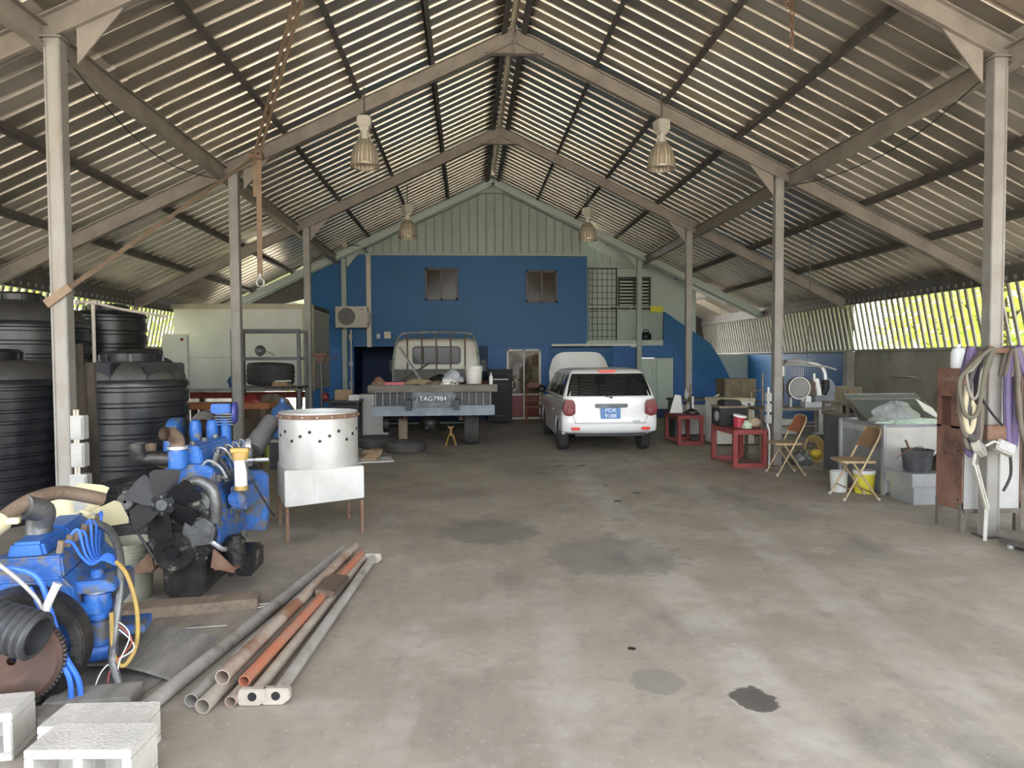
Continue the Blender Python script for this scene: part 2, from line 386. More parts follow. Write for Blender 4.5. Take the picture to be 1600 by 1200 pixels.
# gable cladding, board by board
x = -2.95; k = 0
while x < 3.27:
    x1 = min(x+.232, 3.28); zb0 = 4.49
    p0, p1 = zr(x, -.12), zr(x1, -.12)
    if x < CX < x1: pts = [(x, zb0), (x1, zb0), (x1, p1), (CX, zr(CX, -.12)), (x, p0)]
    else: pts = [(x, zb0), (x1, zb0), (x1, max(p1, zb0+.01)), (x, max(p0, zb0+.01))]
    pts = [(px+(.006 if px == x else (-.006 if px == x1 else 0)), pz) for px, pz in pts]
    wall('cladding_board', pts, YB-.01+.008*(k % 2), YB+.08, m_mint)
    b = MB(); b.box((x, YB-.02, (zb0+max(p0, zb0+.02))/2), (.045, .035, max(p0-zb0, .02))); b.build('batten', m_mintd, wb, smooth=0)
    x += .232; k += 1
wall('backing', [(-4.3, 3.9), (3.3, 4.4), (3.3, zr(3.3, .245)), (CX, zr(CX, .245)), (-4.3, zr(-4.3, .245))], YB+.09, YB+.14, m_mint)
b = MB(); b.box((.3, YB-.02, 4.465), (6.0, .05, .06)); b.build('cladding_sill', m_mint, wb, smooth=0)
# mint wall above the landing, set back
YM = YB+.95; kx = 1.0
wall('landing_wall', [(3.2, 2.05), (6.62, 2.05), (6.62, zr(6.62, .245)), (3.2, zr(3.2, .245))], YM, YM+.12, m_mintl)
x = 3.4
while x < 4.75:
    wall('cladding_board', [(x+.006, 4.3), (x+.226, 4.3), (x+.226, zr(x+.226, -.15)), (x+.006, zr(x, -.15))], YM-.03+.008*(k % 2), YM, m_mint); x += .232; k += 1
b = MB(); b.box((4.2, YM-.03, 4.27), (2.0, .06, .08)); b.build('cladding_sill', m_mint, wb, smooth=0)
b = MB(); b.box((3.27, YB+.5, 3.2), (.06, .95, 2.45)); b.build('landing_return', m_mintl, wb, smooth=0)
b = MB(); b.box((4.4, YB+.47, 2.05), (2.3, .96, .12)); b.build('landing_slab', m_mintl, wb, smooth=0)
b = MB(); b.box((3.5, YB-.04, 2.02), (2.42, .06, .06)); b.build('lintel_strip', m_white, wb, smooth=0)
b = MB(); b.box((4.85, YB-.03, 1.98), (.75, .03, .05)); b.build('lintel_strip', m_white, wb, smooth=0)
# rake boards
for sd_ in (-1, 1):
    b = MB(); b.bar((CX, YB-.16, zr(CX, .02)), (CX+sd_*7.3, YB-.16, zr(CX+7.3, .02)), .05, .17, (0, 0, 1)); o = b.build('trim_1' if sd_ < 0 else 'trim_2', m_mintl, None, smooth=0); o['kind'] = 'structure'
# shutter gate
b = MB(); b.box((3.1, YB+.16, 1.0), (2.2, .06, 2.05)); b.build('gate_backing', m_navy, wb, smooth=0)
b = MB(); b.box((1.4, YB+.2, 1.0), (1.7, .06, 2.05)); b.build('door_backing', m_navy, wb, smooth=0)
gate = T('door_1', None, None, (3.125, YB+.02, 0)); gate['kind'] = 'structure'
for k in range(12):
    b = MB(); b.box((0, 0, .085+k*.162), (1.68, .03, .15)); b.build('shutter_slat', m_blue, gate, bevel=.008)
b = MB(); b.box((-.86, 0, 1.0), (.06, .06, 2.0)); b.box((.86, 0, 1.0), (.06, .06, 2.0)); b.build('gate_frame', m_blue, gate, smooth=0)
# glazed door with white frame
dr = T('door_2', None, None, (1.53, YB+.02, 0)); dr['kind'] = 'structure'
m_pane = M('painted_reflection_pane', (.16,.10,.06), .05, 0, (.05,.035,.025), 2.2, .5, 0, 1, (1,1,1), col3=(.25,.24,.12), s3=2.0, t3=.56)  # brown and olive patches painted as reflections in the glass
m_redp = M('red_door_panel', (.20,.025,.025), .4)
b = MB()
for xx in (-.44, 0, .44): b.box((xx, 0, .96), (.06 if xx else .035, .06, 1.92))
for zz in (.03, .68, 1.89): b.box((0, 0, zz), (.92, .06, .05))
b.build('door_frame', m_white, dr, smooth=0)
for xx in (-.22, .22):
    b = MB(); b.box((xx, .01, 1.28), (.40, .012, 1.18)); b.build('pane', m_pane, dr, smooth=0)
    b = MB(); b.box((xx, .01, .36), (.40, .02, .6)); b.build('door_panel', m_redp, dr, smooth=0)
    for k in range(2):
        b = MB(); b.box((xx-.1+.2*k, .003, 1.2), (.015, .008, 1.0)); b.build('glazing_bar', m_brown, dr, smooth=0)
    for k in range(4):
        b = MB(); b.box((xx, .003, .85+.25*k), (.4, .008, .012)); b.build('glazing_bar', m_brown, dr, smooth=0)
# upper windows
m_winrefl = M('window_pane', (.07,.05,.036), .14, 0, (.03,.022,.018), 5, .5, 0, 1, (1,1,2.5))  # brown mottle painted as the dark roof mirrored in the panes
for n_, (x0, x1, z0, z1) in enumerate(((-1.12, -.25, 3.24, 4.1), (1.6, 2.45, 3.18, 4.04))):
    m_winrefl.node_tree.nodes['Principled BSDF'].inputs['Specular IOR Level'].default_value = .2
    wn = T('window_%d' % (n_+1), None, None, ((x0+x1)/2, YB-.02, (z0+z1)/2)); wn['kind'] = 'structure'
    W, H = x1-x0, z1-z0
    b = MB()
    for xx in (-W/2+.025, 0, W/2-.025): b.box((xx, 0, 0), (.05, .07, H))
    for zz in (-H/2+.025, H/2-.025): b.box((0, 0, zz), (W, .07, .05))
    b.build('window_frame', m_brown, wn, smooth=0)
    for s in (-1, 1):
        b = MB(); b.box((s*W/4, .01, 0), (W/2-.05, .01, H-.08)); b.build('pane', m_winrefl, wn, smooth=0)
# louvre window on the landing wall
wn = T('window_3', None, None, (4.80, YM-.02, 3.52)); wn['kind'] = 'structure'
b = MB(); b.box((0, 0, .44), (.92, .06, .05)); b.box((0, 0, -.44), (.92, .06, .05))
for xx in (-.45, 0, .45): b.box((xx, 0, 0), (.05, .06, .92))
b.build('window_frame', m_brown, wn, smooth=0)
for k in range(9):
    b = MB(); b.box((0, .0, -.38+k*.095), (.86, .05, .012), M=Matrix.Rotation(.9, 3, 'X')); b.build('louvre', m_glassd, wn, smooth=0)
# grille gate on the landing
m_iron = M('black_iron', (.02,.02,.02), .5, .4)
gg = T('door_3', None, None, (3.86, YM-.08, 2.12)); gg['kind'] = 'structure'
b = MB()
for xx in (-.41, .41): b.box((xx, 0, 1.06), (.03, .03, 2.12))
for zz in (.03, .95, 2.1): b.box((0, 0, zz), (.84, .03, .03))
b.build('gate_frame', m_iron, gg, smooth=0)
for k in range(5):
    b = MB(); b.cyl((-.28+.14*k, 0, 0), (-.28+.14*k, 0, 2.1), .007, n=6); b.build('grille_bar', m_iron, gg)
for k in range(11):
    b = MB(); b.cyl((-.41, 0, .16+k*.18), (.41, 0, .16+k*.18), .007, n=6); b.build('grille_bar', m_iron, gg)
b = MB(); b.box((.30, -.03, .98), (.14, .05, .05)); b.build('lock', m_iron, gg)
# landing railing
rl = T('balcony_railing', 'thin white metal railing along the upper landing', 'railing', (3.3, YB-.02, 2.1))
b = MB(); b.box((1.03, 0, .96), (2.1, .03, .03)); b.box((1.03, 0, .03), (2.1, .03, .04)); b.build('rail', m_mintl, rl, smooth=0)
for k in range(8):
    b = MB(); b.cyl((.02+k*.29, 0, 0), (.02+k*.29, 0, .96), .009, n=6); b.build('baluster', m_mintl, rl)
cl = MB(); P = [(-.17, .0), (.17, .0)]
for k in range(8):
    x0_, x1_ = -.17+.0425*k, -.17+.0425*(k+1); dz = -.16-.03*math.sin(k*1.7)
    cl.box(((x0_+x1_)/2, -.022-.006*(k % 2), dz/2+.01), (.044, .006, -dz)); cl.box(((x0_+x1_)/2, .022, -.06), (.044, .006, .14))
cl.box((0, 0, .018), (.34, .05, .006))
o = cl.build('cloth', M('yellow_cloth', (.62,.60,.06), .8), None, loc=(5.2, YB-.02, 3.06)); tag(o, 'yellow cloth hung over the landing railing', 'cloth')
b = MB(); b.ball((0, 0, .13), (.17, .12, .15)); b.tube(cat([(-.08, 0, .26), (-.05, 0, .33), (.05, 0, .33), (.08, 0, .26)]), .012)
o = b.build('bag', m_black, None, loc=(4.98, YB+.3, 2.115)); tag(o, 'black bag lying on the upper landing', 'bag')
# stair with solid blue side
st = T('staircase', 'solid blue staircase sloping down from the landing to the right', 'staircase', (0, YB-.05, 0))
pts = [(5.66, 0), (7.52, 0), (7.5, .3), (7.38, .75), (7.22, 1.15), (6.98, 1.62), (6.68, 2.06), (5.5, 2.86), (5.4, 2.92), (5.38, 2.05), (5.66, 2.05)]
b = MB(); b.prism(pts, -.02, .1); b.build('stringer_wall', m_blue, st, smooth=0)
b = MB(); b.prism([(5.67, 0), (7.3, 0), (7.1, .75), (6.35, 1.22), (5.9, 1.55), (5.67, 1.95)], -.026, -.019); b.build('paint_panel', m_blue2, st, smooth=0)
for k in range(10):
    b = MB(); b.box((5.55+.2*k, .55, 2.0-.2*k), (.24, .85, .06)); b.build('step', m_conc, st, smooth=0)
b = MB(); b.prism([(5.38, 2.06), (5.66, 2.06), (5.66, 1.66), (4.72, 1.66), (4.72, 2.0), (5.38, 2.0)], 0, .1); b.build('landing_fascia', m_blue2, st, smooth=0)
# mint cupboard under the landing
cb = T('wall_cupboard', 'pale mint double-door cupboard set under the blue stairs', 'cupboard', (5.19, YB-.04, 0))
b = MB(); b.box((0, .3, .95), (.94, .6, 1.4)); b.build('body', m_mintl, cb, smooth=0)
for s in (-1, 1):
    b = MB(); b.box((s*.235, -.015, .95), (.455, .03, 1.36)); d = b.build('cupboard_door', m_mintl, cb, bevel=.004)
    b = MB(); b.cyl((s*.05-.05, -.05, 1.0), (s*.05-.05, -.05, 1.34), .01, n=6); b.box((s*.05-.05, -.04, 1.33), (.06, .05, .12)); b.build('conduit_drop', m_mintl, cb)
b = MB(); b.box((0, .3, .12), (.94, .58, .24)); b.build('plinth', m_navy, cb, smooth=0)
b = MB(); b.prism([(-7.0, 2.3), (-5.6, 3.0), (-4.25, 3.32), (-4.25, zr(-4.25, .17)), (-7.0, zr(-7.0, .17))], YB+.2, YB+.24); b.build('gable_shade_sheet', m_steeld, wb, smooth=0)  # dark sheet added to shut out bright sky above the truck box
# back-right: low store wall beyond the stairs
b = MB(); b.prism([(7.3, 0), (8.6, 0), (8.6, 1.75), (7.0, 1.75)], YB+1.2, YB+1.3); b.build('store_wall', m_mint, wb, smooth=0)
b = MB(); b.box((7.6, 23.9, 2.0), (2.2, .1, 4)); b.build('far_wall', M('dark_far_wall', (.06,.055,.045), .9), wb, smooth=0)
# ================================================================ left side
m_tank = M('black_polythene', (.012,.013,.017), .3, 0, (.035,.035,.036), 2.5, .56, .05, 40)
m_dust = M('dusty_polythene', (.07,.066,.058), .6, 0, (.035,.034,.032), 3, .5)
def tank(label, loc, r, hs, ht, ribs, rz=0, lugs=False):
    t = T('water_tank', label, 'water tank', loc, rz, 'black water tanks')
    p = [(.02, 0), (r*.97, 0), (r, .04)]
    st = (hs-.12)/ribs
    for k in range(ribs):
        z = .06+k*st
        p += [(r, z), (r, z+st*.62), (r*.965, z+st*.70), (r*.965, z+st*.90), (r, z+st*.98)]
    p += [(r, hs-.03), (r*.97, hs), (r*.93, hs+.015)]
    MB().lathe(p, 48, caps=True).build('body', m_tank, t, smooth=40)
    d = [(r*.945, hs-.01)]
    for k in range(1, 9):
        a = k/8*PI/2; d.append((r*.93*math.cos(a)*.72+r*.28*(1-k/8)+.22*(k/8)*.9, hs+(ht-hs-.1)*math.sin(a)))
    d.append((.02, ht-.1)); MB().lathe(d, 48).build('dome', m_dust, t, smooth=50)
    l = MB(); l.lathe([(.30, ht-.14), (.31, ht-.03), (.27, ht), (.02, ht+.015)], 24)
    for k in range(8): l.box((.30*math.cos(k*PI/4), .30*math.sin(k*PI/4), ht-.08), (.05, .03, .08), rz=k*PI/4)
    l.build('lid', m_tank, t)
    if lugs:
        for a in (-2.2, -1.0, .5, 2.2):
            b = MB(); b.box((r*.72*math.cos(a), r*.72*math.sin(a), hs+.09), (.22, .34, .2), rz=a); b.build('lug', m_tank, t, bevel=.015)
    return t
tank('black ribbed water tank with square lugs on top, standing behind the fan engine', (-3.74, 8.02, 0), .575, 1.44, 1.76, 8, .4, True)
tank('big black ribbed water tank at the left picture edge, behind the nearest left column', (-5.0, 7.6, 0), .66, 1.46, 1.78, 12)
tank('tallest black water tank with a dusty domed shoulder, at the far left against the slats', (-5.90, 9.55, 0), .84, 2.15, 2.55, 12)
tank('tall black water tank against the slatted wall, behind the thin white standpipe', (-5.72, 11.5, 0), .56, 2.40, 2.55, 11)
tank('low black water tank half hidden behind the lugged tank', (-4.72, 10.35, 0), .50, 1.52, 1.82, 8)
# standpipe
m_pvc = M('aged_pvc', (.62,.57,.48), .5, 0, (.52,.45,.36), 6, .5)
t = T('standpipe', 'thin white plastic standpipe with a cross pipe above the tanks', 'pipe', (-5.02, 9.72, 0))
MB().cyl((0, 0, 0), (0, 0, 2.42), .024, n=10).build('riser', m_pvc, t)
b = MB(); b.tube(cat([(-.2, 0, 2.44), (0, 0, 2.44), (.3, .15, 2.36), (.75, .5, 2.28)]), .02); b.build('cross_pipe', m_pvc, t)
b = MB(); b.cyl((-.06, 0, 2.44), (.06, 0, 2.44), .034, n=10); b.build('fitting', m_pvc, t); MB().cyl((-.22, 0, 2.44), (-.16, 0, 2.44), .034, n=10).build('fitting', m_pvc, t)
# things fixed on the near left column
m_galv = M('galvanised_metal', (.52,.53,.53), .4, .5, (.42,.43,.43), 6, .5)
m_boxg = M('grey_plastic_box', (.47,.46,.43), .5, 0, (.38,.37,.34), 5, .5)
m_wood = M('weathered_wood', (.26,.20,.14), .85, 0, (.17,.13,.095), 5, .5, .4, 30, (4,.6,4))
m_woodd = M('dark_wood', (.13,.09,.06), .8, 0, (.08,.055,.04), 5, .5, .3, 30, (4,.6,4))
m_woodg = M('grey_wood', (.25,.235,.205), .9, 0, (.16,.15,.13), 4, .5, .4, 25, (3,.5,3))
for k, (z, l) in enumerate(((1.0, 'topmost'), (.77, 'middle'), (.5, 'lowest'))):
    b_ = T('switch_box', f'grey electrical switch box on the nearest left column, {l} of three', 'switch box', (XL+.12, YC[0]-.02, z), 0, 'switch boxes on the column')
    w_ = .11 if k < 2 else .14
    b = MB(); b.box((0, 0, .1), (w_, .09, .2 if k < 2 else .22)); b.build('body', m_boxg, b_, bevel=.006)
    b = MB(); b.box((0, -.05, .1), (w_-.02, .012, .17)); b.build('cover', m_boxg, b_, bevel=.003)
    if k == 2: b = MB(); b.cyl((.02, -.05, .1), (.02, -.075, .1), .035, n=14); b.build('socket', m_black, b_)
b = MB()
for dx in (.10, .125): b.cyl((XL+dx, YC[0]-.05, .02), (XL+dx, YC[0]-.05, 1.25), .011, n=8)
tag(b.build('conduit', m_pvc), 'pair of cream conduit pipes running down the nearest left column', 'conduit')
b = MB(); b.tube(cat([(XL+.2, YC[0]-.09, .56), (XL+.12, YC[0]-.17, .40), (XL-.04, YC[0]-.18, .36), (XL-.12, YC[0]-.14, .42), (XL-.14, YC[0]-.06, .6)]), .014)
tag(b.build('cable_loop', m_wire), 'black cable looped round the nearest left column', 'cable')
m_plk = M('dark_plank', (.075,.058,.042), .85, 0, (.045,.036,.028), 5, .5, .3, 30)  # planks toned darker than the other timber
for k, (x0, x1, y, z0, z1, wd) in enumerate(((XL+.00, XL+.02, 6.32, .0, 1.8, .08), (XL+.04, XL+.08, 6.40, .0, 1.64, .08))):
    b = MB(); b.bar((x0, y, z0), (x1, y-.12, z1), wd, .04, (0, 1, 0)); tag(b.build('plank', m_plk, bevel=.006), ['taller dark plank leaning behind the nearest left column', 'shorter dark plank leaning behind the nearest left column'][k], 'plank', 'planks behind the column')
# concrete blocks at the bottom left corner
m_block = M('concrete_block', (.54,.51,.46), .9, 0, (.42,.40,.36), 6, .5, .35, 70)
def cblock(label, loc, rz, w=.4, d=.2, h=.2, cores=2):
    t = T('concrete_block', label, 'concrete block', loc, rz, 'concrete blocks')
    b = MB(); th = .035; cw = (w-th*(cores+1))/cores
    b.box((0, 0, th/2), (w, d, th)); b.box((0, 0, h-th/2), (w, d, th))
    for k in range(cores+1): b.box((-w/2+th/2+k*(cw+th), 0, h/2), (th, d, h-2*th+.002))
    b.build('shell', m_block, t, bevel=.004)
    b = MB()
    for k in range(cores): b.box((-w/2+th+cw/2+k*(cw+th), d*.32, h/2), (cw+.002, .03, h-2*th+.002))
    b.build('web', m_block, t)
    return t
cblock('whole concrete block with two open cores, frontmost at the lower left corner', (-1.46, 2.74, 0), -.06)
cblock('concrete block lying behind the frontmost two-core block', (-1.545, 2.965, 0), -.03, h=.175)
cblock('concrete block cut off by the left picture edge', (-2.10, 3.02, 0), .12)
# loose timber on the floor
def slab(name, label, pts, z, th, mat, cat_='plank', curl=0, n=10):
    """board between two edge polylines, optionally arched along its length"""
    b = MB(); R = []
    (ax, ay), (bx, by), wd = pts
    d = Vector((bx-ax, by-ay, 0)); L = d.length; d.normalize(); s = Vector((-d.y, d.x, 0))
    for i in range(n+1):
        u = i/n; c = Vector((ax, ay, z+curl*math.sin(PI*u)))+d*L*u
        R.append([c-s*wd/2, c+s*wd/2, c+s*wd/2+Vector((0, 0, th)), c-s*wd/2+Vector((0, 0, th))])
    b.rings(R); return tag(b.build(name, mat, bevel=.004 if th > .02 else 0, smooth=30), label, cat_)
slab('plank', 'thick brown plank lying under the oil pan of the fan engine', ((-2.33, 4.55), (-1.42, 4.74), .17), 0, .07, m_wood)
slab('plywood_sheet', 'curled grey plywood sheet on the floor beside the long grey pipe', ((-2.15, 3.98), (-1.47, 3.84), .5), .015, .014, m_woodg, 'plywood', .06, 14)
slab('plywood_sheet', 'second grey plywood sheet poking out under the curled one', ((-2.1, 3.74), (-1.58, 3.64), .3), .0, .012, m_woodg, 'plywood', .0)
slab('timber_offcut', 'rounded grey timber offcut lying between engine and blocks', ((-1.98, 3.36), (-1.6, 3.40), .16), 0, .075, m_woodg, 'timber')
slab('timber_offcut', 'long flat grey timber lying just behind the concrete blocks', ((-2.1, 3.22), (-1.45, 3.19), .12), 0, .07, m_woodg, 'timber')
# pipe bundle
m_pg = M('grey_pipe', (.46,.445,.41), .5, .3, (.34,.31,.27), 5, .5, .1, 40, (1,1,1), col3=(.20,.13,.085), s3=3, t3=.6)
m_pr = M('rusty_pipe', (.33,.24,.18), .65, .2, (.42,.36,.30), 5, .5, .1, 40, (1,1,1), col3=(.24,.12,.07), s3=3, t3=.56)
m_po = M('orange_pipe', (.42,.155,.085), .6, .1, (.34,.20,.15), 6, .55, .1, 40)
m_pt = M('tan_pipe', (.44,.39,.32), .6, .2, (.35,.30,.24), 5, .5, .1, 40)
def pipe(label, a, b_, r, mat, flange=0):
    a, b_ = Vector(a), Vector(b_); d = (b_-a).normalized(); b = MB()
    x = d.cross(Vector((0, 0, 1))).normalized(); y = d.cross(x)
    ring = lambda c, q: [c+(x*math.cos(2*PI*i/18)+y*math.sin(2*PI*i/18))*q for i in range(18)]
    b.rings([ring(a+d*.35, r*.86), ring(a, r*.86), ring(a, r), ring(b_, r), ring(b_, r*.86), ring(b_-d*.35, r*.86)], True, False)
    if not flange: return tag(b.build('pipe', mat), label, 'pipe', 'pipes on the floor')
    t = T('pipe', label, 'pipe', (0, 0, 0), 0, 'pipes on the floor'); b.build('tube', mat, t)
    f = MB(); ang = math.atan2(d.x, d.y)
    P = [(-.075, -.02), (-.06, -.045), (.03, -.045), (.065, -.015), (.06, .035), (-.06, .035)]
    for c in ((a-d*.015,) if flange == 1 else (a-d*.015, b_+d*.015)):
        ring1 = []
        for s in (-.015, .02):
            ring1.append([c+d*s+x*p[0]*1.05+Vector((0, 0, 1))*p[1]*1.0 for p in P])
        f = MB(); f.rings(ring1); f.build('end_bracket', m_pt, t, bevel=.004)
    h = MB(); h.cyl(a-d*.032, a-d*.028, r*.72, n=14); h.build('bore', m_black, t)
    return t
pipe('longest grey pipe, lying alone left of the pipe bundle', (-1.50, 3.28, .04), (-1.06, 5.9, .04), .037, m_pg)
pipe('worn grey pipe with an open end, leftmost in the bundle', (-1.32, 3.33, .04), (-1.0, 5.84, .04), .034, m_pg)
pipe('grey-tan pipe with the widest open end at the bundle front', (-1.245, 3.27, .04), (-.965, 5.4, .04), .037, m_pt)
pipe('rust-mottled pipe lying on top of the bundle', (-1.205, 3.42, .107), (-.945, 5.78, .105), .037, m_pr)
pipe('thin rusty pipe low in the middle of the bundle', (-1.135, 3.32, .032), (-.925, 5.3, .032), .029, m_pr)
pipe('orange-red painted pipe in the middle of the bundle', (-1.095, 3.40, .093), (-.865, 5.62, .093), .028, m_po)
pipe('grey-tan pipe with a clamp end, second from the right of the bundle', (-1.035, 3.36, .048), (-.855, 5.6, .048), .03, m_pt, 1)
pipe('rightmost pale pipe with clamp brackets at both ends', (-.925, 3.36, .048), (-.775, 5.62, .048), .03, m_pg, 2)
b = MB(); b.box((0, 0, 0), (.13, .34, .045), M=Matrix.Rotation(-.12, 3, 'Z') @ Matrix.Rotation(.1, 3, 'Y')); tag(b.build('wood_block', m_woodd, bevel=.006, loc=(-.93, 4.75, .118)), 'dark wood offcut lying across the pipe bundle', 'wood block')
# rods and cord scraps
def wire(name, label, P, r, mat, cat_, sm=6): return tag(MB().tube(cat(P, sm), r, 6).build(name, mat), label, cat_)
m_cream = M('cream_cord', (.62,.58,.48), .7); m_rod = M('pale_steel_rod', (.45,.42,.38), .5, .3)
wire('cord_loop', 'thin cream cord loop lying beside the brown plank', [(-1.52, 4.72, .006), (-1.44, 4.66, .006), (-1.36, 4.7, .006), (-1.27, 4.76, .006), (-1.22, 4.92, .006), (-1.25, 5.02, .006), (-1.28, 4.92, .006), (-1.3, 4.8, .006), (-1.4, 4.73, .006), (-1.5, 4.75, .006)], .005, m_cream, 'cord')
b = MB(); b.cyl((-1.96, 4.3, .008), (-1.50, 4.36, .008), .005, n=6); b.cyl((-1.98, 4.3, .004), (-1.98, 4.3, .016), .022, n=10); tag(b.build('steel_rod', m_rod), 'thin steel rod with a ring head on the floor before the plank', 'rod')
b = MB(); b.cyl((-2.3, 4.12, .008), (-2.05, 4.25, .008), .006, n=6); b.cyl((-2.04, 4.255, .003), (-2.04, 4.255, .015), .02, n=10); tag(b.build('spanner', m_rod), 'small spanner lying beside the plywood sheet', 'spanner')
# bucket
m_bkt = M('olive_beige_plastic', (.36,.35,.26), .5, 0, (.28,.27,.20), 4, .5)
def bucket(label, loc, r, h, mat, rim=True, lid=False, rz=0, name='bucket', handle=True, fill=None):
    t = T(name, label, 'bucket', loc, rz)
    p = [(.01, 0), (r*.84, 0), (r*.86, .01), (r*.97, h*.76)]
    if rim: p += [(r*1.04, h*.765), (r*1.04, h*.80), (r*.975, h*.81), (r*.985, h*.87), (r*1.05, h*.875), (r*1.05, h*.91), (r*.99, h*.92)]
    p += [(r, h*.97), (r*1.04, h*.975), (r*1.04, h), (r*.96, h), (r*.94, h*.9), (r*.82, .03), (.01, .03)]
    MB().lathe(p, 28, caps=False).build('body', mat, t)
    if lid: MB().lathe([(.01, h+.012), (r*1.0, h+.012), (r*1.05, h+.004), (r*1.05, h-.03), (r*.99, h-.03)], 28, caps=False).build('lid', lid, t)
    if fill: MB().lathe([(.01, h*.8), (r*.93, h*.8)], 20, caps=False).build('contents', fill, t)
    if handle:
        b = MB(); b.tube([(r*1.05*math.cos(a), -r*.5*math.sin(a)-.0, h*.86-r*.75*math.sin(a)) for a in [PI*i/12 for i in range(13)]], .004, 6); b.build('handle', m_rod, t)
    return t
bucket('olive-beige plastic bucket standing between the two blue engines', (-2.37, 4.97, 0), .165, .40, m_bkt, rz=.3)
# tyres
m_tyre = M('tyre_rubber', (.028,.028,.028), .75, 0, (.055,.052,.048), 5, .55, .2, 50)
m_tyreg = M('dusty_tyre_rubber', (.075,.07,.064), .85, 0, (.045,.043,.04), 4, .5, .2, 50)
m_rim = M('dark_rim', (.16,.155,.15), .5, .4, (.10,.09,.08), 5, .5)
def tyre_parts(t, R, Wd, rim, mat=None, lugs=36, grooves=True, axis='z', rimm=True):
    """tyre about local z (lying) ; axis 'x' for a standing wheel"""
    mat = mat or m_tyre; h = Wd/2
    p = [(rim, -h*.75), (rim+.02, -h*.92), (rim+(R-rim)*.5, -h), (R*.93, -h*.95), (R*.985, -h*.72)]
    for g in (-.45, 0, .45): p += [(R, (g-.14)*h), (R*.975, (g-.1)*h), (R*.975, (g+.1)*h), (R, (g+.14)*h)] if grooves else [(R, g*h)]
    p += [(R*.985, h*.72), (R*.93, h*.95), (rim+(R-rim)*.5, h), (rim+.02, h*.92), (rim, h*.75), (rim, -h*.75)]
    MB().lathe(p, 40, axis=axis, caps=False).build('tyre', mat, t, smooth=40)
    if lugs:
        b = MB()
        for k in range(lugs):
            a = 2*PI*k/lugs
            for s in (-1, 1):
                if axis == 'z': b.box((R*.997*math.cos(a), R*.997*math.sin(a), s*h*.70), (.012, R*.1, h*.42), rz=a)
                else:
                    Mx = Matrix.Rotation(a, 3, 'X'); v = Mx @ Vector((s*h*.70, R*.997, 0)); b.box(v, (h*.42, .012, R*.1), M=Mx)
        b.build('tread_blocks', mat, t, smooth=0)['kind'] = 'stuff'
    if rimm:
        q = [(.02, -h*.2), (rim*.3, -h*.2), (rim*.55, -h*.45), (rim*.9, -h*.4), (rim, -h*.72), (rim+.01, -h*.78), (rim, h*.72), (rim*.9, h*.3), (.02, h*.2)]
        MB().lathe(q, 28, axis=axis, caps=False).build('rim', m_rim, t)
tA = T('tyre', 'upper chunky black tyre of the stack behind the bucket', 'tyre', (-3.06, 6.75, .40), 0, 'stacked tyres by the tank'); tyre_parts(tA, .36, .26, .2)
tB = T('tyre', 'lower black tyre of the stack behind the bucket', 'tyre', (-3.03, 6.76, .13), 0, 'stacked tyres by the tank'); tyre_parts(tB, .36, .25, .2)

# ---------------------------------------------------------------- sheet-metal furnace (drum on a legged box)
m_zinc = M('zinc_sheet', (.56,.56,.53), .45, .35, (.46,.45,.42), 3, .5, .05, 30, col3=(.36,.31,.25), s3=2.2, t3=.66)
m_rust = M('rust', (.15,.075,.045), .8, .1, (.22,.135,.09), 8, .5, .2, 60)
fz = T('metal_furnace', 'pale zinc drum with a ring of holes on a square four-legged box', 'furnace', (-1.452, 6.857, 0), math.atan2(.248, .676))
a = .36
b = MB(); z0, z1 = .31, .645
b.rings([[(-a, -a, z0), (a, -a, z0+.03), (a, a, z0), (-a, a, z0)], [(-a, -a, z1), (a, -a, z1), (a, a, z1), (-a, a, z1)]]); b.build('base_box', m_zinc, fz, bevel=.006)
b = MB(); b.box((.1, -a-.004, .50), (.40, .006, .2)); b.build('side_plate', m_zinc, fz)
for sx in (-1, 1):
    for sy in (-1, 1):
        b = MB(); b.box((sx*(a-.02), sy*(a-.02), .16), (.028, .028, .32)); b.build('leg', m_rust, fz)
R = .372; b = MB(); b.lathe([(R, .645), (R, 1.155), (R*.975, 1.155), (R*.975, .66)], 48, caps=False); b.build('drum', m_zinc, fz, smooth=30)
MB().lathe([(R+.004, 1.10), (R+.012, 1.10), (R+.012, 1.142), (R+.004, 1.142)], 48, caps=False).build('rust_band', m_rust, fz)
for k in range(18):
    an = 2*PI*k/18; b = MB(); b.cyl(((R+.01)*math.cos(an), (R+.01)*math.sin(an), 1.12), ((R+.02)*math.cos(an), (R+.02)*math.sin(an), 1.12), .007, n=8); b.build('rivet', m_galv, fz)
for k in range(26):
    an = 2*PI*k/26; z = (.985, .90, .945)[k % 3]
    b = MB(); b.cyl(((R-.002)*math.cos(an), (R-.002)*math.sin(an), z), ((R+.004)*math.cos(an), (R+.004)*math.sin(an), z), .0155, n=12); b.build('vent_hole', m_black, fz)

# ---------------------------------------------------------------- engines
m_eb = M('blue_engine_paint', (.02,.095,.33), .5, .1, (.05,.16,.44), 5, .55, .3, 30, col3=(.13,.125,.115), s3=11, t3=.54)
m_ebc = M('clean_blue_paint', (.03,.14,.44), .45, .1, (.02,.10,.38), 5, .55, .15, 30, col3=(.22,.20,.17), s3=8, t3=.63)
m_grime = M('greasy_black_metal', (.022,.021,.02), .4, .4, (.06,.055,.05), 8, .56, .3, 30, col3=(.34,.32,.25), s3=9, t3=.66)
m_gmet = M('engine_grey_metal', (.11,.11,.11), .45, .6, (.2,.2,.19), 9, .55, .2, 40)
m_creamf = M('cream_fan_paint', (.62,.56,.36), .45, 0, (.52,.46,.28), 3, .5, col3=(.12,.22,.42), s3=4, t3=.64)
m_rustp = M('rusty_exhaust', (.22,.165,.12), .7, .2, (.14,.09,.06), 6, .5, .2, 50)
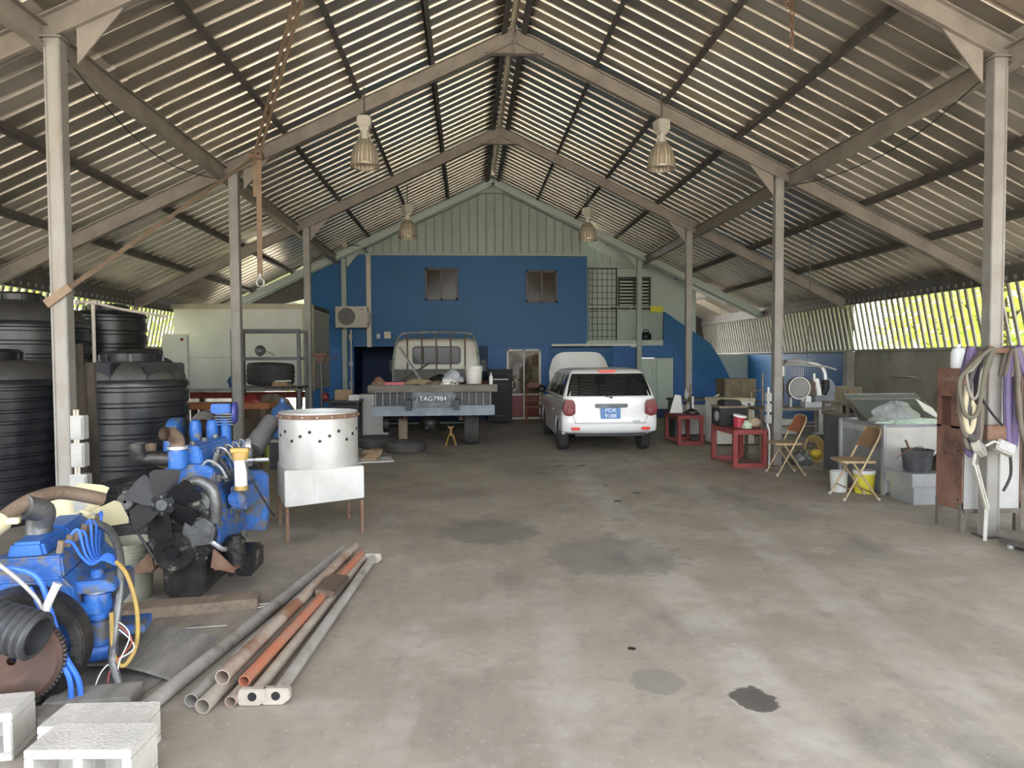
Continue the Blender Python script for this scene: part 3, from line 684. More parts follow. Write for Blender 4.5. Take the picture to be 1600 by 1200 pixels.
m_yel = M('yellow_hose', (.42,.28,.06), .5, 0, (.32,.21,.06), 9, .5); m_bluew = M('blue_wire', (.04,.16,.62), .5); m_whitew = M('white_wire', (.7,.68,.62), .5); m_redw = M('red_wire', (.35,.05,.04), .5)
m_bronze = M('ochre_pump', (.50,.32,.08), .5, .2, (.3,.2,.08), 12, .5)
def bolts(b, P, r=.01, d=(0, -1, 0), L=.012):
    for p in P: b.cyl(p, Vector(p)+Vector(d)*L, r, n=6)
def fan(t, c, rad, n, mat, hub_mat, w=.13, pitch=.45, name='fan', d=-1, a0=.3):
    """fan in the local xz plane, facing -y"""
    b = MB(); b.cyl((c[0], c[1], c[2]), (c[0], c[1]-.03, c[2]), rad*.34, n=24)
    for k in range(n):
        an = a0+2*PI*k/n; Mx = Matrix.Rotation(-an, 3, 'Y') @ Matrix.Rotation(pitch, 3, 'X')
        # blade: tapered plate from hub to tip
        P = [(.2*rad, -.30*w), (.42*rad, -.46*w), (.95*rad, -.62*w), (rad, -.35*w), (rad, .45*w), (.9*rad, .62*w), (.42*rad, .46*w), (.2*rad, .3*w)]
        b.rings([[Mx @ Vector((x, yy, z))+Vector((c[0], c[1]-.015, c[2])) for x, z in P] for yy in (-.003, .003)])
    f = b.build(name, mat, t, smooth=20)
    h = MB(); h.cyl((c[0], c[1]-.03, c[2]), (c[0], c[1]-.05, c[2]), rad*.16, n=16); bolts(h, [(c[0]+rad*.24*math.cos(k*PI/2), c[1]-.03, c[2]+rad*.24*math.sin(k*PI/2)) for k in range(4)]); h.build('fan_hub', hub_mat, f)['kind'] = 'stuff'
    return f
# --- engine with the black fan (origin: floor below oil pan, front face towards -y)
en = T('diesel_engine', 'greasy blue diesel engine with a black fan facing the camera, on a plank', 'engine', (-1.90, 4.74, .07), .02)
P = [(-.11, 0), (.11, 0), (.135, .05), (.14, .26), (.18, .30), (-.18, .30), (-.14, .26), (-.135, .05)]
b = MB(); b.prism(P, -.02, .62, 'xz'); o = b.build('oil_pan', m_grime, en, bevel=.012)
b = MB(); bolts(b, [(-.15+.06*k, -.02, .265) for k in range(6)]); b.build('bolts', m_gmet, o)['kind'] = 'stuff'
b = MB(); b.prism([(-.2, .29), (.2, .29), (.23, .36), (.22, .62), (.16, .70), (-.16, .70), (-.22, .62), (-.23, .36)], .0, .72, 'xz'); blk = b.build('cylinder_block', m_eb, en, bevel=.012)
for k in range(4):
    b = MB(); b.cyl((.2, .12+.16*k, .52), (.235, .12+.16*k, .52), .045, n=14); b.build('core_plug', m_eb, blk)
b = MB(); b.prism([(-.17, .30), (.19, .30), (.22, .42), (.19, .60), (.12, .72), (-.14, .72), (-.20, .58), (-.21, .42)], -.07, .01, 'xz'); fc = b.build('timing_cover', m_grime, en, bevel=.01)
b = MB(); bolts(b, [(.21*math.cos(a_), -.07, .48+.2*math.sin(a_)) for a_ in [2*PI*k/12 for k in range(12)]], .012); b.build('bolts', m_gmet, fc)['kind'] = 'stuff'
b = MB(); b.prism([(-.13, .70), (.19, .70), (.19, .84), (.14, .88), (-.10, .88), (-.13, .84)], .03, .74, 'xz'); b.build('cylinder_head', m_eb, en, bevel=.01)
b = MB(); b.prism([(-.07, .88), (.10, .88), (.085, .985), (.06, 1.0), (-.05, 1.0), (-.065, .985)], .08, .70, 'xz'); rc = b.build('rocker_cover', m_ebc, en, bevel=.018)
for k in range(3): MB().cyl((.01, .16+.23*k, .99), (.01, .16+.23*k, 1.025), .02, n=10).build('cover_nut', m_gmet, rc)
for k in range(4):
    b = MB(); b.cyl((.15, .12+.16*k, .84), (.19, .12+.16*k, .95), .022, n=10); b.cyl((.19, .12+.16*k, .95), (.195, .12+.16*k, .99), .012, n=8); b.build('injector', m_gmet, en)
for k in range(4): MB().tube(cat([(.195, .12+.16*k, .985), (.25, .1+.14*k, .97), (.29, .16+.07*k, .86), (.30, .2+.05*k, .74)]), .006, 6).build('fuel_line', m_galv, en)
b = MB(); b.box((.30, .34, .62), (.11, .30, .16)); b.cyl((.30, .14, .62), (.30, .2, .62), .06, n=14)
for k in range(4): b.cyl((.30, .24+.06*k, .70), (.30, .24+.06*k, .755), .016, n=8)
b.build('injection_pump', m_eb, en, bevel=.008)
b = MB(); b.cyl((.34, .12, .72), (.34, .12, .90), .042, n=16); b.build('fuel_filter', m_white, en)
b = MB(); b.cyl((.34, .12, .90), (.34, .12, .955), .055, n=12); b.box((.34, .12, .965), (.12, .06, .03)); b.build('filter_head', m_bronze, en, bevel=.004); MB().cyl((.34, .12, .69), (.34, .12, .72), .045, n=12).build('filter_base', m_bronze, en)
b = MB(); b.cyl((.30, .10, .16), (.30, .10, .36), .065, n=18); b.cyl((.30, .10, .36), (.30, .10, .38), .05, n=14); b.build('oil_filter', m_grime, en, bevel=.008)
b = MB(); b.prism([(.05, .30), (.36, .28), (.38, .42), (.38, .70), (.33, .74), (.05, .74)], .62, .70, 'xz'); b.build('rear_plate', m_eb, en, bevel=.008)
b = MB(); b.cyl((0, .78, .42), (0, .86, .42), .22, n=28); b.build('flywheel_housing', m_grime, en, bevel=.01)
# thermostat housing and bends at the top front
b = MB(); b.cyl((-.04, .03, .86), (-.04, .03, .99), .062, n=18); b.build('thermostat_housing', m_ebc, en, bevel=.008)
b = MB(); b.cyl((-.04, .03, .99), (-.04, .03, 1.01), .065, n=18); b.build('hose_clamp', m_galv, en)
b = MB(); b.tube(cat([(-.04, .03, 1.0), (-.04, .02, 1.05), (-.05, -.03, 1.09), (-.07, -.10, 1.105)]), .046, 16, caps=False); b.tube(cat([(-.04, .03, 1.0), (-.04, .02, 1.05), (-.05, -.03, 1.09), (-.07, -.10, 1.105)]), .038, 16, caps=False); b.build('water_outlet', m_rustp, en)
b = MB(); b.tube(cat([(-.1, .05, .92), (-.2, .03, .93), (-.26, .0, .93), (-.28, -.02, .99), (-.28, -.02, 1.04)]), .05, 14, caps=False); b.build('intake_elbow', m_grime, en)
b = MB(); b.tube(cat([(-.12, .1, .88), (-.2, .1, .9), (-.24, .1, .96), (-.24, .1, 1.02)]), .035, 12, caps=False); b.build('breather_pipe', m_rustp, en)
b = MB(); b.tube(cat([(.04, -.05, .76), (.14, -.09, .79), (.22, -.09, .73), (.24, -.09, .62), (.23, -.08, .52)]), .036, 14); b.build('bypass_hose', m_gmet, en)
b = MB(); b.lathe([(.03, 0), (.075, 0), (.085, .05), (.06, .07), (.06, .02), (.03, .02)], 20, c=(.12, -.07, .64), axis='y', caps=False); b.build('pump_inlet', m_gmet, en)
fan(en, (-.07, -.13, .655), .225, 6, m_black, m_gmet, .15, .5, 'cooling_fan', a0=.45)
b = MB(); b.cyl((-.07, -.13, .655), (-.07, -.05, .655), .06, n=16); b.build('water_pump', m_grime, en)
b = MB(); b.lathe([(.02, -.05), (.045, -.055), (.05, -.03), (.125, -.035), (.13, -.025), (.115, -.008), (.13, .01), (.125, .02), (.02, .02)], 28, c=(-.02, -.10, .34), axis='y', caps=False); pl = b.build('crank_pulley', m_grime, en)
b = MB(); b.cyl((-.02, -.15, .34), (-.02, -.17, .34), .04, n=16); b.build('pulley_nut', m_black, pl)
b = MB(); b.lathe([(.01, -.04), (.05, -.045), (.055, -.03), (.042, -.02), (.055, -.01), (.05, .01), (.01, .01)], 20, c=(-.32, -.08, .67), axis='y', caps=False); al = b.build('alternator_pulley', m_gmet, en)
MB().cyl((-.32, -.07, .67), (-.32, .12, .67), .07, n=18).build('alternator', m_grime, en, bevel=.01)
b = MB(); b.tube([(-.375, -.1, .67), (-.15, -.115, .30)], .009, 6); b.tube([(-.29, -.1, .71), (-.1, -.115, .70)], .009, 6); b.tube([(-.145, -.115, .31), (-.1, -.115, .235), (-.02, -.115, .21), (.08, -.115, .26)], .009, 6); b.build('fan_belt', m_black, en)
for sx in (-1, 1):
    b = MB(); b.prism([(sx*.18, .20), (sx*.33, .16), (sx*.33, .19), (sx*.20, .33)], -.04, -.02, 'xz'); b.box((sx*.27, .03, .185), (.14, .12, .012)); b.build('mounting_foot', m_rust, en)
b = MB(); b.prism([(.02, .36), (.22, .38), (.24, .50), (.16, .56), (.04, .54)], -.13, -.06, 'xz'); b.build('pump_casting', m_gmet, en, bevel=.015)
b = MB(); b.tube(cat([(.20, -.1, .40), (.25, -.06, .34), (.25, .05, .30), (.22, .2, .31)]), .016, 8); b.build('oil_pipe', m_galv, en)
for k in range(6): MB().tube(cat([(.10+.03*k, .05+.1*k, .86), (.16+.02*k, .02+.1*k, .91+.02*(k % 2)), (.22, .06+.1*k, .86), (.25, .10+.08*k, .78)]), .009, 6).build('pipe_run', [m_galv, m_gmet, m_ebc][k % 3], en)
for k in range(5): b = MB(); b.box((.205, .1+.13*k, .78), (.03, .06, .05)); b.cyl((.22, .1+.13*k, .78), (.25, .1+.13*k, .78), .014, n=8); b.build('manifold_flange', m_gmet, en, bevel=.004)
random.seed(5)
for k in range(7):
    x_, y_ = random.uniform(-.02, .2), random.uniform(.02, .6)
    b = MB(); b.box((.235, y_, random.uniform(.4, .8)), (.03, random.uniform(.05, .1), random.uniform(.04, .08))); b.build('bracket', random.choice([m_gmet, m_eb, m_galv]), en, bevel=.004)
b = MB(); b.box((.26, .44, .12), (.20, .3, .18)); b.build('gear_housing', m_grime, en, bevel=.02)
MB().tube(cat([(.36, .1, .93), (.42, .12, .75), (.47, .2, .6), (.5, .35, .45)]), .006, 6).build('cable', m_wire, en)
# --- big blue engine at the left edge (flywheel towards the camera)
e1 = T('diesel_engine', 'large blue diesel engine with rusty flywheel and cream fan at the left edge', 'engine', (-2.19, 3.77, .09), .21)
b = MB(); b.prism([(-.14, 0), (.13, 0), (.16, .14), (.2, .18), (-.2, .18), (-.16, .12)], -.30, .34, 'xz'); b.build('oil_pan', m_eb, e1, bevel=.012)
b = MB(); b.prism([(-.2, .17), (.2, .17), (.22, .26), (.2, .46), (.15, .52), (-.15, .52), (-.2, .45), (-.22, .26)], -.36, .38, 'xz'); b.build('cylinder_block', m_eb, e1, bevel=.012)
b = MB(); b.prism([(-.15, .51), (.16, .51), (.15, .62), (-.14, .62)], -.34, .36, 'xz'); b.build('cylinder_head', m_eb, e1, bevel=.01)
for k in range(2):
    b = MB(); b.prism([(-.09, .61), (.08, .61), (.065, .69), (-.07, .69)], -.32+.34*k, -.02+.34*k, 'xz'); b.build('rocker_cover', m_ebc, e1, bevel=.015)
b = MB(); b.lathe([(.02, -.03), (.08, -.03), (.10, -.045), (.185, -.045), (.205, -.03), (.205, .02), (.02, .02)], 44, c=(0, -.50, .20), axis='y', caps=False); fwl = b.build('flywheel', M('flywheel_rust', (.12,.065,.045), .75, .2, (.075,.045,.035), 5, .5, .1, 40), e1)
b = MB()
for k in range(64): an = 2*PI*k/64; b.box((.209*math.cos(an), -.505, .20+.209*math.sin(an)), (.012, .03, .009), M=Matrix.Rotation(-an, 3, 'Y'))
b.build('ring_gear', m_gmet, fwl)
b = MB(); b.lathe([(.215, -.03), (.27, -.03), (.29, .06), (.215, .06)], 40, c=(0, -.42, .21), axis='y', caps=False); b.build('bell_housing', m_grime, e1, bevel=.006)
m_ribh = M('ribbed_black_rubber', (.03,.031,.034), .5, 0, (.06,.06,.062), 6, .55)
p = []
for k in range(9): z = k*.035; p += [(.095, z), (.105, z+.01), (.105, z+.022), (.095, z+.032)]
b = MB(); b.lathe(p+[(.08, .31), (.08, .0)], 26, caps=False); o = b.build('air_hose', m_ribh, e1); o.location = (-.12, -.60, .44); o.rotation_euler = (.15, 1.85, -.15)
b = MB(); b.tube(cat([(-.3, -.55, .62), (-.16, -.38, .75), (-.06, -.2, .85), (.02, -.06, .875), (.08, .03, .86), (.21, .13, .80)]), .036, 14); b.build('exhaust_pipe', m_rustp, e1)
b = MB(); b.cyl((-.15, -.36, .76), (-.11, -.29, .80), .052, n=14); b.box((-.07, -.32, .80), (.09, .03, .03)); b.build('pipe_clamp', m_creamf, e1, bevel=.004)
b = MB(); b.tube(cat([(-.02, -.12, .62), (-.02, -.1, .72), (0, -.12, .80), (-.05, -.2, .84)]), .06, 14); b.build('manifold_bend', m_gmet, e1)
fan(e1, (.0, .50, .60), .24, 6, m_creamf, m_gmet, .15, .5, 'cooling_fan', a0=.25)
MB().cyl((.0, .36, .6), (.0, .49, .6), .05, n=14).build('water_pump', m_eb, e1)
b = MB(); b.cyl((.27, -.22, .26), (.27, -.22, .40), .062, n=20); ff = b.build('fuel_filter', m_ebc, e1, bevel=.01)
MB().cyl((.27, -.22, .40), (.27, -.22, .412), .065, n=20).build('seal', m_galv, ff)
b = MB(); b.prism([(.13, .41), (.37, .41), (.37, .44), (.33, .47), (.17, .47)], -.30, -.13, 'xz'); b.cyl((.27, -.22, .46), (.27, -.22, .51), .03, n=12); b.build('filter_head', m_eb, e1, bevel=.006)
b = MB(); b.cyl((.27, -.20, .12), (.27, -.20, .255), .055, n=18); b.build('lower_bowl', m_eb, e1, bevel=.008)
b = MB(); b.cyl((.12, -.22, .08), (.34, -.16, .08), .055, n=18); b.build('starter_motor', m_ebc, e1, bevel=.008)
b = MB(); b.box((.30, .1, .10), (.26, .18, .05)); b.build('engine_mount', m_eb, e1, bevel=.006)
b = MB(); b.prism([(.18, -.3), (.30, -.3), (.34, -.22), (.18, -.22)], .30, .36, 'xy'); b.cyl((.26, -.25, .33), (.26, -.25, .40), .045, n=14); b.build('lift_pump', m_ebc, e1, bevel=.006)
b = MB(); b.box((.27, .05, .33), (.14, .34, .14)); b.build('injection_pump', m_eb, e1, bevel=.012)
for k in range(6):
    b = MB(); b.cyl((.12, -.28+.12*k, .60), (.135, -.28+.12*k, .68), .016, n=8); b.build('injector', m_rustp, e1)
    MB().tube(cat([(.135, -.28+.12*k, .67), (.17, -.25+.1*k, .70 if k % 2 else .66), (.2, -.22+.06*k, .58), (.24, -.20+.03*k, .53), (.28, -.16+.02*k, .54), (.34, -.14+.015*k, .50)]), .0075, 6).build('fuel_line', m_bluew, e1)
b = MB(); b.tube(cat([(.12, .22, .66), (.24, .1, .64), (.33, -.06, .56), (.37, -.2, .42), (.36, -.27, .22), (.35, -.3, .07), (.38, -.34, -.02), (.40, -.38, -.07)]), .021, 10); b.build('wiring_loom', m_gmet, e1)
MB().tube(cat([(.34, -.15, .52), (.40, -.2, .46), (.45, -.24, .30), (.45, -.26, .12), (.40, -.3, .03), (.355, -.3, .1), (.345, -.28, .3)]), .011, 8).build('fuel_hose', m_yel, e1)
MB().tube(cat([(-.16, -.42, .62), (.06, -.42, .56), (.14, -.46, .38), (.19, -.48, .2), (.25, -.48, .06), (.26, -.48, -.06)]), .013, 8).build('hose', m_bluew, e1)
MB().tube(cat([(.04, -.42, .5), (.12, -.47, .36), (.16, -.49, .2), (.22, -.5, .08), (.225, -.5, -.06)]), .012, 8).build('hose', m_bluew, e1)
MB().tube(cat([(-.15, -.45, .70), (-.02, -.45, .58), (.08, -.46, .46), (.12, -.48, .38)]), .010, 8).build('hose', m_rod, e1)
MB().tube(cat([(.17, -.46, .52), (.13, -.48, .42), (.11, -.5, .32)]), [.022]+[.018]*11+[.012], 8).build('taped_joint', m_whitew, e1)
for k, mt in enumerate((m_whitew, m_redw, m_whitew)):
    MB().tube(cat([(.37-.02*k, -.27, .25), (.43+.01*k, -.3, .18-.03*k), (.38-.03*k, -.32, .04), (.40-.06*k, -.36, -.05)]), .0035, 5).build('loose_wire', mt, e1)
# ---------------------------------------------------------------- blue compressor behind the fan engine
cp = T('air_compressor', 'old blue air compressor with tank and belt guard behind the fan engine', 'compressor', (-2.42, 6.8, 0), .15)
b = MB(); b.lathe([(.01, -.62), (.12, -.6), (.2, -.53), (.23, -.45), (.23, .40), (.2, .48), (.12, .55), (.01, .57)], 32, c=(.12, .1, .42), axis='y', caps=False); b.build('air_tank', M('dark_blue_tank', (.02,.05,.13), .5, .1, (.05,.06,.08), 5, .5), cp)
for sx in (-1, 1):
    for sy in (-1, 1): b = MB(); b.box((.12+sx*.17, .1+sy*.35, .12), (.04, .05, .25)); b.build('leg', m_steeld, cp)
b = MB(); b.box((.05, .05, .67), (.62, .5, .03)); b.box((.05, .05, .655), (.5, .3, .04)); b.build('deck', m_steeld, cp)
b = MB(); b.lathe([(.02, -.05), (.235, -.05), (.25, -.03), (.25, .05), (.235, .06), (.02, .06)], 36, c=(-.36, .05, .86), axis='x', caps=False); b.build('belt_guard', m_eb, cp)
b = MB(); b.box((-.36, .05, .72), (.1, .42, .24)); b.build('guard_base', m_ebc, cp, bevel=.01)
b = MB(); b.prism([(-.12, .68), (.14, .68), (.1, .86), (-.08, .86)], -.06, .14, 'xz'); b.build('pump_crankcase', m_ebc, cp, bevel=.012)
b = MB(); b.cyl((-.2, .04, .80), (.28, .04, .80), .075, n=20); b.build('pump_barrel', m_eb, cp)
b = MB(); b.cyl((.28, .04, .80), (.33, .04, .80), .095, n=20); b.build('bare_flange', m_galv, cp, bevel=.006)
b = MB(); b.cyl((.09, .05, .86), (.09, .05, 1.08), .052, n=16); b.build('cylinder', m_ebc, cp)
b = MB()
for k in range(5): b.box((.09, .05, 1.04+.025*k), (.16, .15, .012))
b.build('cooling_fins', m_eb, cp)
b = MB(); b.box((.06, .05, 1.19), (.18, .14, .09)); b.build('cylinder_head', m_ebc, cp, bevel=.01)
b = MB(); b.cyl((.17, .02, 1.15), (.20, .02, 1.15), .105, n=26); b.build('pressure_cap', M('violet_blue_disc', (.06,.07,.30), .5), cp, bevel=.006)
for k, x_ in enumerate((-.17, -.02)):
    b = MB(); b.lathe([(.01, .88), (.04, .89), (.055, .93), (.055, 1.04), (.04, 1.08), (.015, 1.09)], 18, c=(x_, 0, 0), caps=False); b.cyl((x_, 0, .83), (x_, 0, .885), .015, n=8); b.build('air_bottle', m_ebc, cp)
b = MB(); b.lathe([(.06, 0), (.13, .05), (.14, .2), (.11, .24)], 20, c=(-.14, .18, 1.02), axis='y', caps=False); b.build('intake_cowl', m_steeld, cp)
b = MB(); b.tube(cat([(.33, .1, .78), (.4, .2, .9), (.5, .3, 1.05)]), [.1]*7+[.09]*5+[.085], 16); b.build('motor', M('grey_motor', (.12,.115,.11), .6), cp)
for x_ in (.36, .48): b = MB(); b.cyl((x_-.12, -.1, .70), (x_+.02, -.1, .70), .02, n=10); b.build('shaft', m_galv, cp)
# ---------------------------------------------------------------- water bottle on a stand
m_bot = M('blue_clear_plastic', (.10,.22,.50), .12, 0, trans=.6)
b = MB(); b.lathe([(.01, 0), (.12, 0), (.135, .02), (.135, .1), (.128, .115), (.135, .13), (.135, .22), (.128, .235), (.135, .25), (.135, .34), (.11, .39), (.045, .43), (.035, .45), (.035, .50), (.01, .505)], 28)
tag(b.build('water_bottle', m_bot, loc=(-2.37, 9.05, .66)), 'large blue five-gallon water bottle standing behind the zinc drum', 'water bottle')
t = T('small_table', 'low dark table with a pale board top under the blue water bottle', 'table', (-2.45, 9.1, 0))
b = MB(); b.box((0, 0, .64), (.75, .6, .03)); b.build('table_top', m_woodg, t, bevel=.004)
for sx in (-1, 1):
    for sy in (-1, 1): b = MB(); b.box((sx*.3, sy*.25, .31), (.05, .05, .62)); b.build('leg', m_woodd, t)
b = MB(); b.box((.1, -.2, .45), (.3, .04, .35)); b.build('apron', m_black, t)
# ================================================================ back left
m_boxw = M('white_box_panel', (.72,.71,.66), .45, 0, (.62,.60,.54), 1.5, .55, .03, 30)
bx = T('truck_box', 'white box truck body with a rounded beige corner post against the back left', 'truck body', (-5.06, 16.0, 0))
m_beige = M('beige_corner', (.52,.47,.36), .4, .2, (.44,.39,.30), 3, .5)
b = MB(); b.box((0, 1.15, 1.93), (2.96, 2.3, 1.92)); b.build('body', m_boxw, bx, bevel=.01)
b = MB(); b.box((-.02, -.012, 2.86), (3.0, .03, .12)); b.build('top_rail', m_beige, bx, bevel=.006)
b = MB(); b.box((-.02, -.012, .99), (3.0, .03, .08)); b.build('bottom_rail', m_galv, bx, bevel=.006)
b = MB(); b.box((-.02, -.006, 1.72), (2.94, .012, .012)); b.build('seam', m_boxg, bx)
b = MB(); b.cyl((1.47, .05, .95), (1.47, .05, 2.9), .13, n=24); b.build('corner_post', m_beige, bx)
b = MB(); b.box((1.492, 1.25, 1.9), (.02, 2.0, 1.8)); b.build('end_panel', m_boxg, bx)
b = MB(); b.box((1.49, 1.15, 2.88), (.04, 2.25, .1)); b.build('end_rail', m_steeld, bx)
for x_ in (-1.1, 1.1): b = MB(); b.box((x_, .6, .47), (.12, .12, .94)); b.build('support_leg', m_steeld, bx)
b = MB(); b.box((0, .25, .86), (2.8, .1, .14)); b.build('chassis_rail', M('red_chassis', (.32,.05,.03), .6, 0, (.2,.05,.03), 5, .5), bx)
t = T('panel_door', 'white panel with a round red mark leaning left of the truck box', 'panel', (-6.15, 15.1, 0), .15)
b = MB(); b.box((0, 0, 1.72), (.48, .05, .98)); b.build('panel', m_boxw, t, bevel=.006)
b = MB(); b.cyl((.14, -.03, 2.1), (.14, -.026, 2.1), .035, n=14); b.build('red_mark', m_redp, t)
b = MB(); b.box((.25, 0, 1.1), (.03, .05, 2.2)); b.build('post', m_galv, t)
b = MB(); b.box((-.2, 0, .62), (.03, .05, 1.24)); b.build('post', m_galv, t)
# steel rack between the columns
rk = T('steel_rack', 'dark grey steel pipe rack between the second and third left columns', 'rack', (-3.72, 13.5, 0))
m_rack = M('dark_grey_rack', (.12,.125,.13), .5, .3, (.09,.09,.09), 4, .5)
for x_ in (-.62, .58):
    for y_ in (-.3, .3):
        b = MB(); b.box((x_, y_, 1.1), (.06, .06, 2.2)); b.build('post', m_rack, rk)
for z_ in (2.2, 1.68):
    for y_ in (-.3, .3): b = MB(); b.box((-.02, y_, z_), (1.26, .05, .06)); b.build('crossbar', m_rack, rk)
b = MB(); b.box((-.02, 0, 1.14), (1.26, .66, .04)); b.build('shelf', m_rack, rk)
b = MB(); b.box((-.02, 0, .45), (1.26, .66, .04)); b.build('shelf', m_woodd, rk)
tq = T('tyre', 'large worn truck tyre lying on the shelf of the steel rack', 'tyre', (-3.74, 13.5, 1.39), 0); tyre_parts(tq, .44, .40, .26, m_tyre, 0, True, 'z', False)
tq.rotation_euler = (.05, .05, 0)
t = T('lamp_head', 'small round lamp head clipped to the rack crossbar', 'lamp', (-3.78, 13.16, 1.72))
b = MB(); b.lathe([(.02, .06), (.09, .05), (.10, 0), (.085, -.02), (.06, .0), (.02, .01)], 20, c=(-.05, 0, .11), axis='y', caps=False); b.build('head', m_rack, t)
b = MB(); b.cyl((-.05, .0, 0), (-.05, .04, .08), .015, n=8); b.build('clip', m_rack, t)
b = MB(); b.tube(cat([(0, .02, .1), (.1, .02, .08), (.2, .02, .02)]), .008, 6); b.build('stalk', m_rack, t)
m_card = M('cardboard', (.36,.25,.15), .85, 0, (.28,.19,.11), 5, .5)
random.seed(3)
for k in range(4):
    b = MB(); b.box((0, 0, 0), (.30-.03*k, .2, .022), rz=random.uniform(-.4, .4)); tag(b.build('scrap_board', m_card if k < 3 else m_white, loc=(-3.42+random.uniform(-.04, .04), 13.05, 1.19+.026*k)), ['lowest', 'second', 'third', 'topmost pale'][k]+' scrap board stacked at the edge of the rack shelf', 'board', 'scrap boards on the rack')
b = MB(); b.box((-3.45, 13.05, 1.165), (.5, .3, .02)); tag(b.build('shelf_board', m_woodd), 'dark plank under the scrap boards on the rack', 'plank')
def rag(name, label, loc, sx, sy, sz, mat, cat_='cloth', seed=1, n=14, m=8):
    """crumpled heap: a squashed ball with random dents, flat below"""
    rnd = random.Random(seed); b = MB(); R = []
    ph = [rnd.uniform(0, 6) for _ in range(6)]
    for j in range(m+1):
        tt = j/m*PI/2; ring = []
        for i in range(n):
            a_ = 2*PI*i/n; q = 1+.16*math.sin(3*a_+ph[0]+j)+.12*math.sin(5*a_+ph[1]-1.3*j)+rnd.uniform(-.06, .06)
            ring.append((sx*q*math.cos(a_)*max(.03, math.cos(tt)), sy*q*math.sin(a_)*max(.03, math.cos(tt)), sz*math.sin(tt)*(1+.12*math.sin(2*a_+ph[2]))))
        R.append(ring)
    b.rings(R); return tag(b.build(name, mat, loc=loc, smooth=50), label, cat_)
m_tarp = M('brown_tarp', (.19,.155,.11), .85, 0, (.12,.095,.07), 4, .5)
rag('tarpaulin', 'brown-grey crumpled tarpaulin heaped under the rack shelf', (-3.68, 13.3, .47), .5, .25, .5, m_tarp, 'tarpaulin', 4)
rag('cloth', 'blue canvas cloth hanging beside the second left column', (-4.42, 13.6, 1.14), .14, .12, .28, M('blue_canvas', (.03,.09,.22), .8), 'cloth', 8)
t = T('workbench', 'low orange-brown wooden bench behind the compressor', 'bench', (-4.1, 12.2, 0))
b = MB(); b.box((0, 0, .88), (1.5, .5, .10)); b.build('bench_top', M('orange_brown_wood', (.36,.13,.05), .7, 0, (.24,.09,.04), 4, .5, .2, 30, (1,3,3)), t, bevel=.005)
for sx in (-.65, .65):
    for sy in (-.2, .2): b = MB(); b.box((sx, sy, .42), (.08, .08, .84)); b.build('leg', m_woodd, t)
b = MB(); b.box((0, .2, .4), (1.3, .03, .5)); b.build('back_board', m_woodd, t)
rag('cloth', 'red and dark rags lying on the orange-brown bench', (-3.75, 12.2, .93), .22, .15, .14, m_redp, 'rag', 12)
rag('leafy_weed', 'yellow-green clump of weeds beside the second left column', (-3.1, 11.3, 0), .16, .16, .5, M('weed_leaf', (.40,.48,.06), .7, 0, (.25,.36,.04), 12, .5), 'weed', 15)
# vice-like tool on the third column
t = T('bench_vice', 'rusty bench vice on a post in front of the third left column', 'vice', (-2.95, 14.25, 0))
b = MB(); b.cyl((0, 0, 0), (0, 0, 1.62), .03, n=12); b.build('post', m_rack, t)
b = MB(); b.box((0, 0, 1.66), (.16, .18, .1)); b.box((-.02, 0, 1.75), (.3, .1, .06)); b.build('jaws', m_rust, t, bevel=.01)
b = MB(); b.cyl((.1, 0, 1.7), (.34, 0, 1.68), .014, n=8); b.build('screw', m_rust, t)
b = MB(); b.cyl((.05, -.05, .9), (.14, -.05, .9), .09, n=16); b.build('reel', m_redp, t)
# clutter between the rack and the flatbed truck
t = T('work_table', 'dark worktable with a cardboard box behind the zinc drum', 'table', (-2.46, 14.2, 0))
b = MB(); b.box((0, 0, .82), (.62, .6, .05)); b.build('table_top', m_black, t)
for sx in (-.27, .27):
    for sy in (-.22, .22): b = MB(); b.box((sx, sy, .4), (.05, .05, .8)); b.build('leg', m_black, t)
b = MB(); b.box((0, .1, .5), (.5, .3, .55)); b.build('lower_box', m_black, t)
t = T('cardboard_box', 'open cardboard box on the dark worktable', 'box', (-2.5, 14.25, .845), .1)
for (cx, cy, sx, sy) in ((0, -.14, .34, .008), (0, .14, .34, .008), (-.17, 0, .008, .28), (.17, 0, .008, .28)):
    b = MB(); b.box((cx, cy, .1), (sx, sy, .2)); b.build('side', m_card, t)
b = MB(); b.box((0, 0, .006), (.34, .28, .01)); b.build('bottom', m_card, t)
b = MB(); b.box((0, 0, .1), (.2, .16, .12), rz=.3); tag(b.build('carton', m_white, loc=(-2.28, 14.02, .795)), 'white carton beside the open cardboard box', 'carton')
t = T('cabinet', 'grey-white metal cabinet half hidden left of the flatbed truck', 'cabinet', (-1.98, 14.9, 0))
b = MB(); b.box((0, 0, .5), (.62, .5, .84)); b.build('body', m_boxw, t, bevel=.01)
b = MB(); b.box((0, -.26, .5), (.58, .02, .78)); d = b.build('door', m_boxw, t, bevel=.004)
b = MB(); b.cyl((.2, -.29, .55), (.2, -.29, .8), .008, n=6); b.build('cord', m_wire, d)
for sx in (-.25, .25): b = MB(); b.box((sx, 0, .04), (.06, .4, .08)); b.build('foot', m_boxg, t)
for k in range(5):
    b = MB(); b.box((0, 0, 0), (.26, .2, .03), rz=.3*k); tag(b.build('carton_sheet', m_card, loc=(-1.62+.015*k, 11.5, .03+.033*k)), ['lowest', 'second', 'middle', 'fourth', 'topmost'][k]+' flattened carton in the small pile right of the zinc drum', 'cardboard', 'flattened cartons')
b = MB(); b.box((0, 0, 0), (.6, .55, .014), rz=.2); tag(b.build('floor_board', m_white, loc=(-1.55, 11.5, .008)), 'pale flat board on the floor under the carton pile', 'board')
